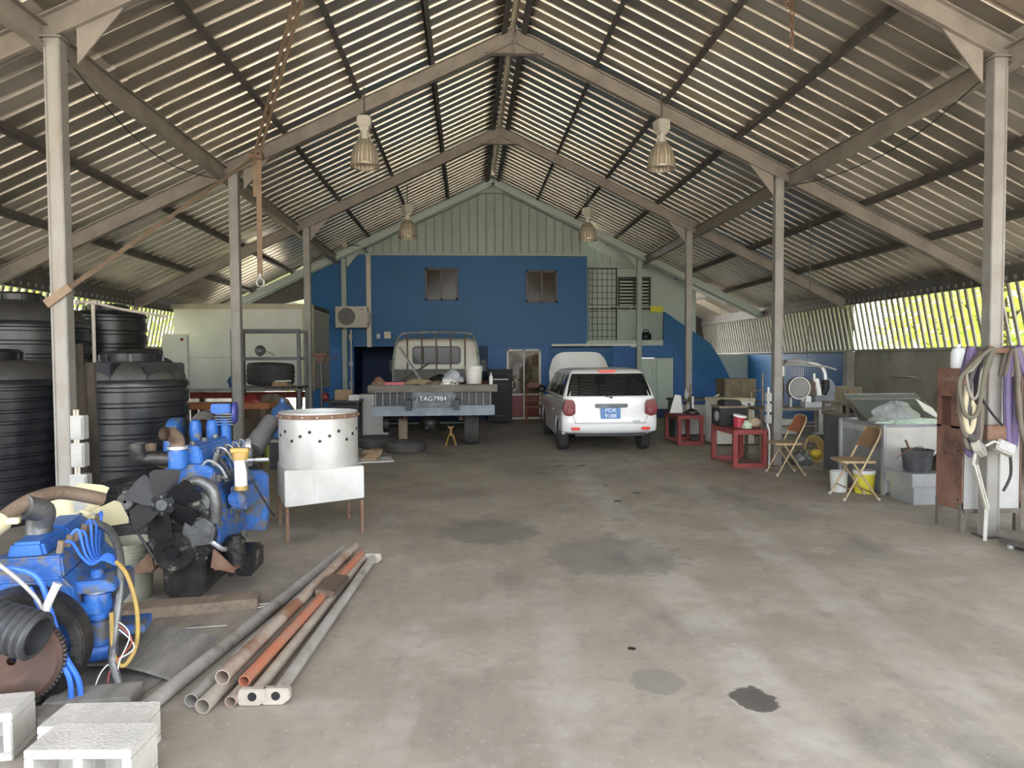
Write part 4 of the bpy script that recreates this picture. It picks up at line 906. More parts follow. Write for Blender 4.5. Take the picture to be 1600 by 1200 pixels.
# tyres on the floor in front of the truck
t1 = T('tyre', 'grey dusty tyre lying nearer on the floor in front of the flatbed', 'tyre', (-1.13, 12.55, .095), 0, 'tyres before the flatbed'); tyre_parts(t1, .37, .19, .22, m_tyreg, 0, False, 'z', False)
t2 = T('tyre', 'grey dusty tyre lying farther left on the floor by the flatbed', 'tyre', (-1.71, 13.25, .095), 0, 'tyres before the flatbed'); tyre_parts(t2, .37, .19, .22, m_tyreg, 0, False, 'z', False)
# ---------------------------------------------------------------- air conditioner on the far left column
m_acw = M('ac_cream', (.56,.53,.45), .5, 0, (.49,.46,.38), 3, .5)
t = T('air_conditioner', 'cream outdoor air conditioner unit on the farthest left column', 'air conditioner', (-3.02, 18.55, 2.5))
b = MB(); b.box((0, 0, .27), (.82, .28, .55)); b.build('casing', m_acw, t, bevel=.015)
b = MB(); b.cyl((-.12, -.141, .28), (-.12, -.15, .28), .225, n=32); fg = b.build('fan_grille', m_steeld, t)
for k in range(6): b = MB(); b.lathe([(.035+.033*k, 0), (.041+.033*k, -.006), (.047+.033*k, 0)], 28, c=(-.12, -.155, .28), axis='y', caps=False); b.build('grille_ring', m_boxg, fg)
b = MB(); b.box((.27, -.142, .46), (.12, .006, .014)); b.build('badge', m_black, t)
b = MB(); b.box((.43, -.02, .25), (.05, .16, .26)); b.build('valve_cover', m_boxg, t, bevel=.008)
for sx in (-.3, .3): b = MB(); b.box((sx, .1, -.02), (.04, .45, .035)); b.build('bracket', m_steeld, t)
t = T('wall_duct', 'pale vertical cable duct running down the blue back wall', 'duct', (-2.62, 18.86, 2.0))
b = MB(); b.box((0, 0, 1.22), (.12, .06, 2.46)); b.build('duct', m_beige, t)
wire('wall_cable', 'black cable arching from the roof to the top of the wall duct', [(-3.2, 18.68, 4.62), (-2.95, 18.7, 4.68), (-2.72, 18.75, 4.6), (-2.62, 18.8, 4.48)], .012, m_wire, 'cable')
b = MB(); b.box((-3.2, 18.66, 4.66), (.14, .1, .12)); tag(b.build('junction_box', m_beige, bevel=.008), 'cream junction box at the head of the farthest left column', 'junction box')
b = MB(); b.box((-2.38, 18.87, 2.28), (.08, .05, .13)); tag(b.build('wall_switch', m_white, bevel=.005), 'small white switch low on the upper blue wall', 'switch')
b = MB(); b.box((-2.14, 18.87, 2.31), (.17, .05, .18)); tag(b.build('meter_box', m_beige, bevel=.008), 'square beige box beside the white wall switch', 'box')
b = MB(); b.cyl((-3.08, 18.7, .0), (-3.08, 18.7, 2.45), .02, n=8)
tag(b.build('conduit', m_pvc), 'pale conduit rising beside the farthest left column', 'conduit')
for k, z in enumerate((2.25, 1.55, 1.0)):
    b = MB(); b.box((-3.08, 18.66, z), (.09, .07, .14)); tag(b.build('socket_box', m_boxg, bevel=.006), ['upper', 'middle', 'lower'][k]+' small grey box on the conduit by the farthest left column', 'socket box', 'boxes on the conduit')
# ---------------------------------------------------------------- flatbed truck
m_cab = M('cab_white', (.66,.64,.56), .35, 0, (.55,.52,.44), 2.5, .55, .02, 20)
m_bed = M('bed_timber', (.20,.175,.15), .8, .1, (.13,.115,.10), 4, .5, .3, 25, (.6,3,3))
m_bumper = M('blue_grey_beam', (.25,.29,.33), .6, .1, (.17,.19,.21), 3, .5, .2, 25)
m_red = M('red_primer', (.22,.035,.03), .7, 0, (.13,.04,.03), 5, .5)
tk = T('flatbed_truck', 'old white-cab flatbed truck seen from behind, left rear wheel removed', 'truck', (-.62, 12.45, 0), .02)
b = MB(); b.box((0, .06, 1.13), (2.3, .12, .13)); b.build('deck_end_beam', m_bed, tk, bevel=.006)
b = MB(); b.box((0, 1.45, 1.15), (2.2, 2.7, .06)); b.build('deck', m_red, tk)
b = MB(); b.box((0, .05, .735), (2.2, .12, .18)); b.build('rear_bumper', m_bumper, tk, bevel=.008)
for k in range(17):
    x_ = -1.02+k*.128
    if abs(x_) < .33: continue
    b = MB(); b.cyl((x_, .07, .82), (x_, .07, 1.07), .008, n=6); b.build('bumper_bar', m_galv, tk)
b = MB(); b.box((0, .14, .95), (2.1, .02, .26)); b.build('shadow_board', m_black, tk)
pb = MB(); pb.box((0, -.02, .93), (.78, .1, .27)); plb = pb.build('plate_carrier', M('scuffed_steel', (.07,.075,.085), .5, .4, (.18,.19,.20), 6, .56, .2, 30), tk, bevel=.03)
m_plate_d = M('plate_dark', (.05,.055,.065), .5)
b = MB(); b.box((.0, -.074, .95), (.52, .008, .12)); b.build('number_plate', m_plate_d, plb)
text('TAG7984', .115, M('plate_white', (.75,.75,.72), .6), plb, (0, -.079, .952), sx=1.05)
b = MB(); b.cyl((-.33, -.07, .95), (-.33, -.08, .95), .035, n=14); b.build('plate_lamp', m_black, plb)
for sx in (-.42, .42): b = MB(); b.box((sx, 1.8, .85), (.09, 4.2, .18)); b.build('chassis_rail', m_black, tk)
b = MB(); b.cyl((-.95, 1.05, .42), (.75, 1.05, .42), .06, n=14); b.build('axle_tube', m_black, tk)
b = MB(); b.ball((-.1, 1.0, .42), (.2, .2, .2), 18, 10); b.build('differential', m_grime, tk)
b = MB(); b.cyl((-.98, 1.05, .42), (-.86, 1.05, .42), .17, n=22); b.build('brake_drum', m_grime, tk)
for k in range(1):
    wh = bpy.data.objects.new('rear_wheel', None); COL.objects.link(wh); wh.parent = tk; wh.location = (.70, 1.05, .40); tyre_parts(wh, .40, .28, .2, m_tyreg, 0, True, 'x', True)
for sx in (-.8, .8):
    wh = bpy.data.objects.new('front_wheel', None); COL.objects.link(wh); wh.parent = tk; wh.location = (sx, 3.95, .36); tyre_parts(wh, .36, .2, .19, m_tyre, 0, True, 'x', True)
for sx in (-.55, .5):
    for k in range(5): b = MB(); b.box((sx, 1.05, .52+.022*k), (.07, 1.1-.16*k, .018)); b.build('spring_leaf', m_rust, tk)
# cab: lofted cross-sections
def loft(secs, name, mat, parent, smooth=40, bevel=0): b = MB(); b.rings(secs); return b.build(name, mat, parent, smooth=smooth, bevel=bevel)
def csec(y, wb, wt, z0, zm, z1, r=.09):
    """half-rounded cab section: vertical to zm then leaning in to the roof"""
    wb, wt = wb*1.1, wt*1.1
    P = [(-wb, z0), (-wb, zm), (-wt-.03, z1-r*1.2), (-wt+.03, z1-r*.3), (-wt+.14, z1), (wt-.14, z1), (wt-.03, z1-r*.3), (wt+.03, z1-r*1.2), (wb, zm), (wb, z0)]
    return [(p[0], y, p[1]) for p in P]
cabo = loft([csec(2.98, .82, .74, 1.0, 1.45, 2.02), csec(3.02, .86, .77, .95, 1.45, 2.07), csec(3.3, .87, .78, .6, 1.45, 2.13), csec(4.1, .87, .77, .5, 1.42, 2.13), csec(4.45, .87, .75, .5, 1.38, 1.98), csec(4.75, .86, .80, .45, 1.2, 1.36), csec(4.82, .82, .76, .5, 1.1, 1.26)], 'cab', m_cab, tk)
b = MB(); b.prism(rrect(1.06, .40, .08, 5, 0, 1.74), 2.945, 2.99, 'xz'); gs = b.build('window_seal', m_black, cabo)
b = MB(); b.prism(rrect(.99, .33, .06, 5, 0, 1.74), 2.937, 2.95, 'xz'); b.build('rear_window', M('cab_glass', (.05,.055,.06), .08), cabo)
for k in range(4):
    b = MB(); b.prism(rrect(.15, .26, .07, 4, -.54+.36*k, 1.36), 2.955, 2.985, 'xz'); b.build('pressing', m_cab, cabo, bevel=.012)
for sx in (-1, 1):
    b = MB(); b.prism([(3.2, 1.45), (4.2, 1.42), (4.15, 1.92), (3.25, 1.98)], sx*.80, sx*.885, 'yz'); b.build('side_window', m_glassd, cabo)
    b = MB(); b.cyl((sx*.9, 4.5, 1.5), (sx*1.1, 4.5, 1.5), .012, n=6); b.box((sx*1.1, 4.5, 1.5), (.14, .05, .28)); b.build('wing_mirror', m_black, tk, bevel=.01)
# headboard hoop
hp = [(-.93, 2.7, 1.15), (-.93, 2.7, 1.5), (-.88, 2.7, 1.9), (-.80, 2.7, 2.14), (-.62, 2.7, 2.22), (0, 2.7, 2.235), (.62, 2.7, 2.22), (.80, 2.7, 2.14), (.88, 2.7, 1.9), (.93, 2.7, 1.5), (.93, 2.7, 1.15)]
m_hoop = M('worn_green_grey', (.27,.31,.29), .5, .3, (.13,.14,.13), 8, .5)
b = MB(); b.tube(cat(hp, 5), .025, 10); hb = b.build('headboard_hoop', m_hoop, tk)
for k in range(5): b = MB(); b.box((-.62+.31*k, 2.7, 1.8), (.035, .03, .82)); b.build('headboard_bar', m_woodd, tk)
b = MB(); b.box((0, 2.7, 1.30), (1.82, .04, .28)); b.build('headboard_panel', m_steeld, tk)
# things lying on the deck
DZ = 1.18
bw = bucket('white plastic bucket standing on the flatbed deck', (.12, 13.35, DZ), .165, .34, m_white, rz=.6)
t = T('steel_strut', 'crossed pair of steel struts leaning on the flatbed headboard', 'struts', (-1.12, 13.9, DZ))
b = MB(); b.bar((.25, -.35, .02), (-.25, .2, .72), .05, .03); b.build('strut', m_galv, t)
b = MB(); b.bar((-.2, -.35, .02), (.36, .15, .40), .04, .025); b.build('strut', m_steeld, t)
rag('plastic_bag', 'grey-white crumpled plastic bag on the flatbed deck', (-.28, 13.5, DZ+.03), .2, .16, .24, M('grey_plastic', (.42,.45,.48), .4), 'bag', 21)
rag('striped_bag', 'white bag with dark stripes at the rear edge of the deck', (-.33, 12.75, DZ), .16, .12, .12, M('striped_white', (.75,.74,.70), .5, 0, (.06,.06,.06), 7, .6, contrast=.02), 'bag', 22)
rag('cloth', 'black cloth bundle on the flatbed deck', (-.55, 13.6, DZ), .22, .16, .17, m_black, 'cloth', 23)
rag('sack', 'tan sack lying in the middle of the flatbed deck', (-.95, 13.2, DZ), .26, .14, .1, M('tan_sack', (.34,.27,.16), .9), 'sack', 24)
rag('wood_pile', 'brown offcut heap on the flatbed deck', (-.55, 13.0, DZ), .2, .1, .07, m_wood, 'wood', 25)
b = MB(); b.box((0, 0, .03), (.36, .16, .06), rz=.1); tag(b.build('red_case', M('red_pink_case', (.45,.08,.10), .5), bevel=.01, loc=(-1.33, 12.75, DZ)), 'flat red-pink case at the left rear corner of the deck', 'case')
b = MB(); b.lathe([(.01, 0), (.03, 0), (.032, .02), (.032, .14), (.012, .17), (.012, .21), (.01, .215)], 14); tag(b.build('spray_bottle', m_white, loc=(.42, 12.56, 1.195)), 'small white bottle standing on the right rear corner of the deck', 'bottle')
rag('rust_heap', 'rusty scrap heap at the left edge of the deck', (-1.6, 12.62, 1.19), .12, .08, .14, m_rust, 'scrap', 27)
# supports under the truck
b = MB(); b.box((0, 0, .27), (.16, .2, .54)); tag(b.build('wood_prop', m_wood, bevel=.01, loc=(-1.22, 13.2, 0)), 'upright wooden block propping the left rear of the truck', 'wood prop')
t = T('jack_stand', 'yellow steel jack stand under the truck axle', 'jack stand', (-.33, 13.32, 0))
m_jk = M('yellow_jack', (.45,.27,.05), .6, .1, (.3,.2,.08), 8, .5)
for sx in (-1, 1):
    for sy in (-1, 1): b = MB(); b.bar((sx*.1, sy*.1, 0), (sx*.03, sy*.03, .22), .03, .012); b.build('leg', m_jk, t)
MB().cyl((0, 0, .18), (0, 0, .34), .024, n=12).build('post', m_jk, t)
b = MB(); b.prism([(-.05, .34), (.05, .34), (.06, .39), (.03, .36), (-.03, .36), (-.06, .39)], -.03, .03, 'xz'); b.build('saddle', m_jk, t)
# ---------------------------------------------------------------- black tool cabinet and wooden chair
t = T('tool_cabinet', 'tall black roller tool cabinet with handles beside the glazed door', 'tool cabinet', (.83, 18.0, 0), -.03)
m_blk2 = M('black_plastic', (.010,.010,.011), .6)
b = MB(); b.box((0, 0, .62), (.62, .5, 1.16)); b.build('body', m_blk2, t, bevel=.015)
b = MB(); b.box((0, 0, 1.30), (.66, .52, .17)); b.build('top_chest', m_blk2, t, bevel=.02)
for z in (.95, 1.1): b = MB(); b.box((0, -.255, z), (.56, .02, .12)); d = b.build('drawer', m_blk2, t, bevel=.006); b = MB(); b.box((0, -.27, z+.03), (.42, .02, .02)); b.build('pull', m_galv if z > 1 else m_black, d)
b = MB(); b.box((0, -.255, .48), (.56, .02, .72)); d = b.build('door', m_blk2, t, bevel=.008)
b = MB(); b.box((0, -.27, .2), (.24, .01, .02)); b.build('trim', m_rack, d)
for sx in (-1, 1): b = MB(); b.tube(cat([(sx*.31, -.1, 1.12), (sx*.37, -.1, 1.08), (sx*.37, -.1, .92), (sx*.31, -.1, .88)]), .015, 8); b.build('side_handle', m_blk2, t)
for sx in (-.25, .25): b = MB(); b.cyl((sx-.02, 0, .035), (sx+.02, 0, .035), .035, n=12); b.build('castor', m_blk2, t)
wc = T('wooden_chair', 'red-brown turned wooden chair between tool cabinet and white car', 'chair', (1.72, 17.95, 0), -.1)
m_chr = M('red_brown_wood', (.24,.075,.035), .5, 0, (.15,.045,.025), 6, .5)
b = MB(); b.box((0, 0, .42), (.46, .44, .05)); b.build('seat', m_chr, wc, bevel=.012)
def turned(x, y, z0, z1, r=.026):
    n = 10; p = []
    for k in range(n+1): p.append((r*(1+.35*math.sin(k*2.1)), z0+(z1-z0)*k/n))
    return MB().lathe(p, 12, c=(x, y, 0))
for sx in (-.19, .19):
    turned(sx, -.18, 0, .42).build('leg', m_chr, wc); turned(sx, .18, 0, .42).build('leg', m_chr, wc)
    turned(sx*1.05, .2, .44, .98).build('back_post', m_chr, wc)
b = MB(); b.prism([(-.22, .9), (.22, .9), (.2, .98), (.1, 1.03), (-.1, 1.03), (-.2, .98)], .185, .215, 'xz'); b.build('crest_rail', m_chr, wc, bevel=.006)
b = MB(); b.box((0, .2, .56), (.38, .025, .04)); b.build('lower_rail', m_chr, wc)
for k in range(4): turned(-.12+.08*k, .2, .57, .9, .011).build('spindle', m_chr, wc)
for sy in (-.18, .18): b = MB(); b.cyl((-.19, sy, .17), (.19, sy, .17), .014, n=8); b.build('stretcher', m_chr, wc)
# ---------------------------------------------------------------- white car with the bonnet open
m_carw = M('car_white', (.80,.80,.79), .22); m_carw.node_tree.nodes['Principled BSDF'].inputs['Coat Weight'].default_value = .5
m_cgl = M('car_glass', (.012,.013,.014), .04)
m_rlamp = M('red_lamp', (.16,.008,.012), .12); m_rlampb = M('bright_red_lens', (.75,.05,.03), .2)
car = T('car', 'white estate car parked with its bonnet up, seen from behind', 'car', (2.43, 11.72, 0), -.015)
def pillow(outline, ws, inset, parent, name, mat, wz=None, smooth=40):
    """side outline (y,z) swept over the width; outer rings pulled in for rounded edges"""
    cy = sum(p[0] for p in outline)/len(outline); cz = sum(p[1] for p in outline)/len(outline); R = []
    ymin, ymax = min(p[0] for p in outline), max(p[0] for p in outline); zmin, zmax = min(p[1] for p in outline), max(p[1] for p in outline)
    for w_, k in zip(ws, inset):
        ring = []
        for y_, z_ in outline:
            f = wz(z_) if wz else 1
            yy = y_+k*(1 if y_ < ymin+.5 else (-1 if y_ > ymax-.5 else 0))*min(1, 1)
            zz = z_-(k*.6 if z_ > zmax-.12 else 0)
            ring.append((w_*f, yy, zz))
        R.append(ring)
    b = MB(); b.rings(R); return b.build(name, mat, parent, smooth=smooth)
def arch(yc, r=.335): return [(yc-r*math.cos(a_), .31+r*math.sin(a_)) for a_ in [PI*k/10 for k in range(11)]]
rw, fwh = .78, 3.32
side = [(.03, .40), (.0, .48), (.0, .62), (.035, .72), (.05, .90), (.06, .985)]
side += [(.5, .985), (1.6, .965), (2.9, .94), (3.75, .86), (4.18, .72), (4.27, .58), (4.25, .34), (4.1, .24)]
side += list(reversed([(fwh+.335, .24)]))+list(reversed(arch(fwh)))+[(fwh-.335, .24), (rw+.335, .24)]+list(reversed(arch(rw)))+[(rw-.335, .38)]
ws = (-.83, -.825, -.79, -.70, -.4, 0, .4, .70, .79, .825, .83); ins = (.16, .10, .045, .015, .004, 0, .004, .015, .045, .10, .16)
cbody = pillow(side, ws, ins, car, 'body', m_carw, lambda z: 1-.05*max(0, z-.7)/.3-.03*max(0, .5-z)/.3)
for yc in (rw, fwh):
    for sx in (-1, 1):
        b = MB(); b.prism([(yc-.34*math.cos(a_), .31+.34*math.sin(a_)) for a_ in [PI*k/12 for k in range(13)]], sx*.45, sx*.72, 'yz'); b.build('wheel_well', m_black, car)
        wh = bpy.data.objects.new('wheel', None); COL.objects.link(wh); wh.parent = car; wh.location = (sx*.735, yc, .295); tyre_parts(wh, .295, .17, .19, m_tyre, 0, True, 'x', True)
# greenhouse
gh = [(.07, .96), (.17, 1.16), (.30, 1.38), (.36, 1.435), (.6, 1.47), (1.3, 1.49), (2.1, 1.465), (2.45, 1.42), (2.85, 1.2), (3.2, .95)]
gws = (-.80, -.795, -.77, -.70, -.4, 0, .4, .70, .77, .795, .80); gin = (.09, .06, .03, .012, .004, 0, .004, .012, .03, .06, .09)
gtop = pillow(gh, gws, gin, car, 'roof_shell', m_carw, lambda z: 1-.20*max(0, z-.96)/.5)
def tgy(z): return .07+.10*(z-.96)/.20 if z < 1.16 else .17+.13*(z-1.16)/.22
# rear glass, follows the tailgate slope, wraps the corners
gl = MB(); R = []
for z, hw in ((1.005, .735), (1.16, .70), (1.30, .655), (1.385, .62)):
    R.append([(hw*u, tgy(z)-.014+.035*abs(u)**4, z) for u in (-1, -.9, -.6, 0, .6, .9, 1)])
gl.rings(R, False, False); gl.build('rear_window', m_cgl, car, smooth=60)
for sx in (-1, 1):
    q = MB(); f = lambda z: .80*(1-.20*max(0, z-.96)/.5)
    for (ya, yb, yc_, yd) in ((.24, .86, .92, .44), (.95, 1.75, 1.72, 1.0), (1.83, 2.9, 2.40, 1.80)):
        q = MB(); q.quad((sx*(f(1.0)+.006), ya+.04, 1.0), (sx*(f(1.0)+.006), yb, 1.0), (sx*(f(1.38)+.01), yc_, 1.38), (sx*(f(1.38)+.01), yd, 1.38)); q.build('side_window', m_cgl, car)
    b = MB(); b.ball((sx*.93, 2.62, 1.03), (.09, .07, .075), 14, 8); b.box((sx*.85, 2.64, .99), (.1, .05, .03)); b.build('door_mirror', m_black, car)
    # tail lamp
    b = MB(); b.prism([(sx*.60, .70), (sx*.60, .86), (sx*.63, .945), (sx*.77, .955), (sx*.815, .80), (sx*.80, .69), (sx*.70, .66)], .0, .16, 'xz')
    lm = b.build('tail_lamp', m_rlamp, car, bevel=.015)
    b = MB(); b.cyl((sx*.69, -.005, .76), (sx*.69, .0, .76), .045, n=18); b.build('lens', M('pink_lens', (.22,.05,.06), .15), lm)
    b = MB(); b.prism(rrect(.15, .05, .022, 4, sx*.60, .455), -.04, .03, 'xz'); b.build('reflector', m_rlampb, car)
    b = MB(); b.box((sx*.832, 1.45, .70), (.012, .14, .025)); b.build('door_handle', m_carw, car, bevel=.004)
# tailgate lines, bumper, plate
b = MB(); b.tube(cat([(-.66, .018, .97), (-.655, .012, .72), (-.60, -.006, .58), (-.5, -.008, .545), (.5, -.008, .545), (.60, -.006, .58), (.655, .012, .72), (.66, .018, .97)], 5), .006, 6); b.build('tailgate_seam', m_boxg, car)
bp_ = MB(); R = []
for z, out, hw in ((.36, .05, .74), (.40, -.02, .79), (.46, -.05, .81), (.53, -.045, .815), (.555, -.01, .80)):
    R.append([(hw*u, out+.16*abs(u)**5, z) for u in (-1, -.96, -.88, -.7, -.35, 0, .35, .7, .88, .96, 1)])
bp_.rings(R, False, False); bp_.build('rear_bumper', m_carw, car, smooth=50)
b = MB(); b.box((0, .08, .345), (1.2, .12, .05)); b.build('bumper_underside', m_black, car)
b = MB(); b.prism(rrect(.56, .065, .02, 3, .02, .845), -.012, .03, 'xz'); b.build('tailgate_handle', m_gmet, car, bevel=.006)
m_plb = M('plate_blue', (.10,.24,.52), .4)
b = MB(); b.box((.0, -.012, .715), (.34, .012, .19)); np_ = b.build('number_plate', m_plb, car, bevel=.003)
m_plw = M('plate_letters', (.85,.86,.86), .4)
text('PDR', .092, m_plw, np_, (0, -.02, .762), sx=1.15); text('9188', .092, m_plw, np_, (0, -.02, .668), sx=1.1)
b = MB(); b.prism(rrect(.13, .035, .01, 3, .45, .575), -.012, .0, 'xz'); b.build('badge', m_galv, car)
b = MB(); b.prism(rrect(.30, .05, .02, 3, 0, 1.425), .30, .36, 'xz'); b.build('high_stop_lamp', m_rlampb, car, bevel=.006)
b = MB(); b.tube([(.02, .03, .985), (-.06, .04, 1.0), (-.16, .08, 1.06)], .008, 6); b.cyl((.02, .05, .98), (.02, .01, .985), .02, n=10); b.build('rear_wiper', m_black, car)
# raised bonnet
bn = MB(); R = []
for t_ in [i/8 for i in range(9)]:
    z = 1.02+t_*.78; y_ = 3.15+t_*.62+.10*math.sin(PI*t_); hw = .70-.12*t_**3
    R.append([(hw*u, y_-.06*(1-abs(u)**3), z-(.14*abs(u)**6 if t_ > .6 else 0)) for u in [k/6 for k in range(-6, 7)]])
R2 = [[(p[0]*.97, p[1]+.035, p[2]-.01) for p in r] for r in R]
bn.rings(R, False, False); b2 = len(bn.v); bn.rings(R2, False, False)
bn.build('bonnet', m_carw, car, smooth=60)
MB().cyl((-.5, 3.9, .85), (-.45, 3.62, 1.55), .008, n=6).build('bonnet_stay', m_black, car)
b = MB(); b.box((0, 3.55, .72), (1.2, .7, .2)); b.build('engine_bay', m_black, car)
# ================================================================ right side
m_rbench = M('red_bench_paint', (.27,.05,.045), .6, 0, (.20,.04,.035), 5, .5, .1, 40)
def bench(label, loc, wd, ln, h, rz):
    t = T('steel_bench', label, 'bench', loc, rz, 'red steel benches')
    s = .068
    for y_ in (-ln/2+s/2, ln/2-s/2):
        for sx in (-1, 1): b = MB(); b.box((sx*(wd/2-s/2), y_, h/2), (s, s, h)); b.build('leg', m_rbench, t, bevel=.004)
        for z in (h-s/2, s/2): b = MB(); b.box((0, y_, z), (wd-2*s, s*.9, s)); b.build('end_rail', m_rbench, t)
    for sx in (-1, 1):
        b = MB(); b.box((sx*(wd/2-s/2), 0, h-s/2), (s*.9, ln-2*s, s)); b.build('side_rail', m_rbench, t)
        b = MB(); b.box((sx*(wd/2-s/2), 0, s*.4), (s*.6, ln-2*s, s*.6)); b.build('foot_rail', m_rust, t)
    for k in range(7): b = MB(); b.box((-wd/2+s+.02+k*(wd-2*s-.04)/6, 0, h+.004), (.03, ln-.02, .022)); b.build('top_bar', m_redbar, t)
    return t
m_redbar = M('dark_red_bar', (.17,.03,.028), .6, .1, (.10,.03,.025), 6, .5)
bench('nearer red steel bench with slatted top, carrying the black smoker box', (4.20, 10.56, 0), .52, .92, .57, .02)
bench('farther red steel bench with slatted top, beside the white car', (4.20, 13.30, 0), .50, .84, .56, .02)
# folding chairs
m_tanp = M('tan_chair_paint', (.46,.36,.20), .5, .2, (.32,.22,.12), 8, .5, .1, 50)
m_ochre = M('orange_chair_back', (.38,.13,.05), .5, .1, (.26,.09,.04), 6, .5)
def fchair(label, loc, rz, backm, seatm, sc=1.0):
    t = T('folding_chair', label, 'chair', loc, rz, 'folding chairs')
    P = lambda x, y, z: (x*sc, y*sc, z*sc)
    b = MB(); b.prism(rrect(.40*sc, .40*sc, .06*sc, 4, 0, -.02*sc), .43*sc, .455*sc, 'xy'); b.build('seat', seatm, t, bevel=.004)
    for sx in (-.20, .20):
        b = MB(); b.tube([P(sx, -.20, 0), P(sx, .02, .40), P(sx*.98, .17, .70)], .012*sc, 8); b.build('front_leg', m_tanp, t)
        b = MB(); b.tube([P(sx*.9, .20, 0), P(sx*.9, -.10, .44)], .011*sc, 8); b.build('rear_leg', m_tanp, t)
        for y_, q in ((-.2, 1), (.2, .9)): b = MB(); b.cyl(P(sx*q, y_, 0), P(sx*q, y_, .03), .017*sc, n=10); b.build('foot_cap', m_rod, t)
    b = MB(); b.tube(cat([P(-.196, .17, .70), P(-.19, .20, .78), P(-.12, .215, .83), P(.12, .215, .83), P(.19, .20, .78), P(.196, .17, .70)], 5), .012*sc, 8); b.build('back_bow', m_tanp, t)
    bk = MB(); R = []
    for z, hw in ((.60, .18), (.64, .185), (.72, .185), (.78, .17), (.815, .12)):
        R.append([P(hw*u, .06+(z-.55)*.58+.025*(1-u*u), z) for u in (-1, -.5, 0, .5, 1)])
    R2 = [[(p[0], p[1]+.012, p[2]) for p in r] for r in R]
    bk.rings(R, False, False); bk.rings(R2, False, False); bk.build('back_panel', backm, t, smooth=60)
    for y_, z_, q in ((-.13, .13, 1), (.15, .08, .9)): b = MB(); b.cyl(P(-.2*q, y_, z_), P(.2*q, y_, z_), .008*sc, n=6); b.build('stretcher', m_tanp, t)
    return t
fchair('metal folding chair with an orange-brown back, beside the second right column', (4.50, 9.56, 0), -PI/2-.05, m_ochre, m_tanp)
fchair('tan metal folding chair with a brown back, in front of the grey chest', (4.53, 7.86, 0), -PI/2-.1, M('brown_chair_back', (.30,.19,.10), .5, .1, (.22,.13,.07), 6, .5), m_tanp)
# things on the nearer bench
BZ = .587
t = T('smoker_box', 'black metal smoker box with a round dial on the nearer red bench', 'smoker', (4.13, 10.76, BZ), .03)
b = MB(); b.box((0, 0, .14), (.44, .36, .28)); b.build('body', m_blk2, t, bevel=.012)
b = MB(); b.box((0, 0, .295), (.46, .38, .03)); b.build('rim', m_wood, t)
b = MB(); b.prism([(-.14, .31), (.14, .31), (.14, .37), (.11, .40), (-.11, .40), (-.14, .37)], -.15, .15, 'xz'); b.build('lid', m_blk2, t, bevel=.01)
b = MB(); b.cyl((-.23, -.06, .15), (-.222, -.06, .15), .08, n=22); b.build('dial', m_galv, t)
t = T('paint_pail', 'red and white paint pail with a loose lid on the nearer bench', 'pail', (4.14, 10.36, BZ))
b = MB(); b.lathe([(.01, 0), (.085, 0), (.09, .16), (.08, .16), (.075, .02), (.01, .02)], 22, caps=False); b.build('body', M('red_label', (.40,.03,.05), .4, 0, (.75,.72,.68), 7, .62, contrast=.03), t)
b = MB(); b.lathe([(.01, .012), (.1, .01), (.105, -.02), (.095, -.02)], 22, caps=False); o = b.build('lid', m_white, t); o.location = (.01, 0, .18); o.rotation_euler = (.1, .15, 0)
rag('cloth', 'pale green patterned cloth beside the paint pail', (4.19, 10.19, BZ), .07, .06, .11, M('pale_green_cloth', (.55,.62,.48), .8, 0, (.3,.42,.28), 18, .5), 'cloth', 31)
b = MB(); b.ball((0, 0, .075), (.105, .085, .08), 14, 9); tag(b.build('stone', M('tan_stone', (.42,.31,.22), .8, 0, (.32,.24,.17), 9, .5, .3, 30), loc=(4.36, 10.33, BZ-.004)), 'round tan stone on the right end of the nearer bench', 'stone')
# things on the farther bench
b = MB(); b.prism([(-.14, 0), (.12, 0), (.1, .34), (-.02, .36)], -.01, .01, 'xz'); o = b.build('tin_sheet', m_white, bevel=.003, loc=(4.06, 13.3, .58)); o.rotation_euler = (-.15, 0, 0); tag(o, 'white tilted metal panel on the farther bench', 'panel')
for k, (x_, h_, ti, mt) in enumerate(((4.22, .55, .25, m_wood), (4.28, .40, 0, m_galv), (4.34, .36, 0, m_steeld), (4.38, .32, 0, m_white))):
    b = MB(); b.bar((0, 0, 0), (ti*h_, 0, h_), .03, .03); tag(b.build('upright_bar', mt, loc=(x_, 13.3, .58)), ['brown leaning stick', 'grey steel bar', 'dark steel bar', 'white bar'][k]+' standing on the farther bench', 'bar', 'bars on the bench')
rag('tool_heap', 'dark oily tool heap on the farther bench', (4.3, 13.1, .575), .14, .12, .1, m_grime, 'tools', 33)
# stoves and counter behind the benches
m_cst = M('cream_enamel', (.66,.61,.45), .4, 0, (.56,.50,.36), 4, .5)
t = T('gas_stove', 'cream and white enamel stove behind the nearer bench', 'stove', (4.98, 12.95, 0), .05)
b = MB(); b.box((0, 0, .44), (.72, .6, .8)); b.build('body', m_boxw, t, bevel=.012)
b = MB(); b.box((0, 0, .86), (.74, .62, .06)); b.build('hob', m_cst, t, bevel=.008)
b = MB(); b.box((0, -.31, .47), (.62, .02, .48)); d = b.build('oven_door', m_cst, t, bevel=.006)
b = MB(); b.cyl((-.24, -.35, .66), (.24, -.35, .66), .011, n=8); b.build('handle', m_galv, d)
for k in range(4): b = MB(); b.cyl((-.24+.16*k, -.31, .78), (-.24+.16*k, -.335, .78), .022, n=12); b.build('knob', m_steeld, t)
t = T('steel_counter', 'dark steel counter standing behind the farther bench', 'counter', (4.9, 14.03, 0))
b = MB(); b.box((-.25, 0, .80), (1.0, .55, .05)); b.build('counter_top', m_steeld, t)
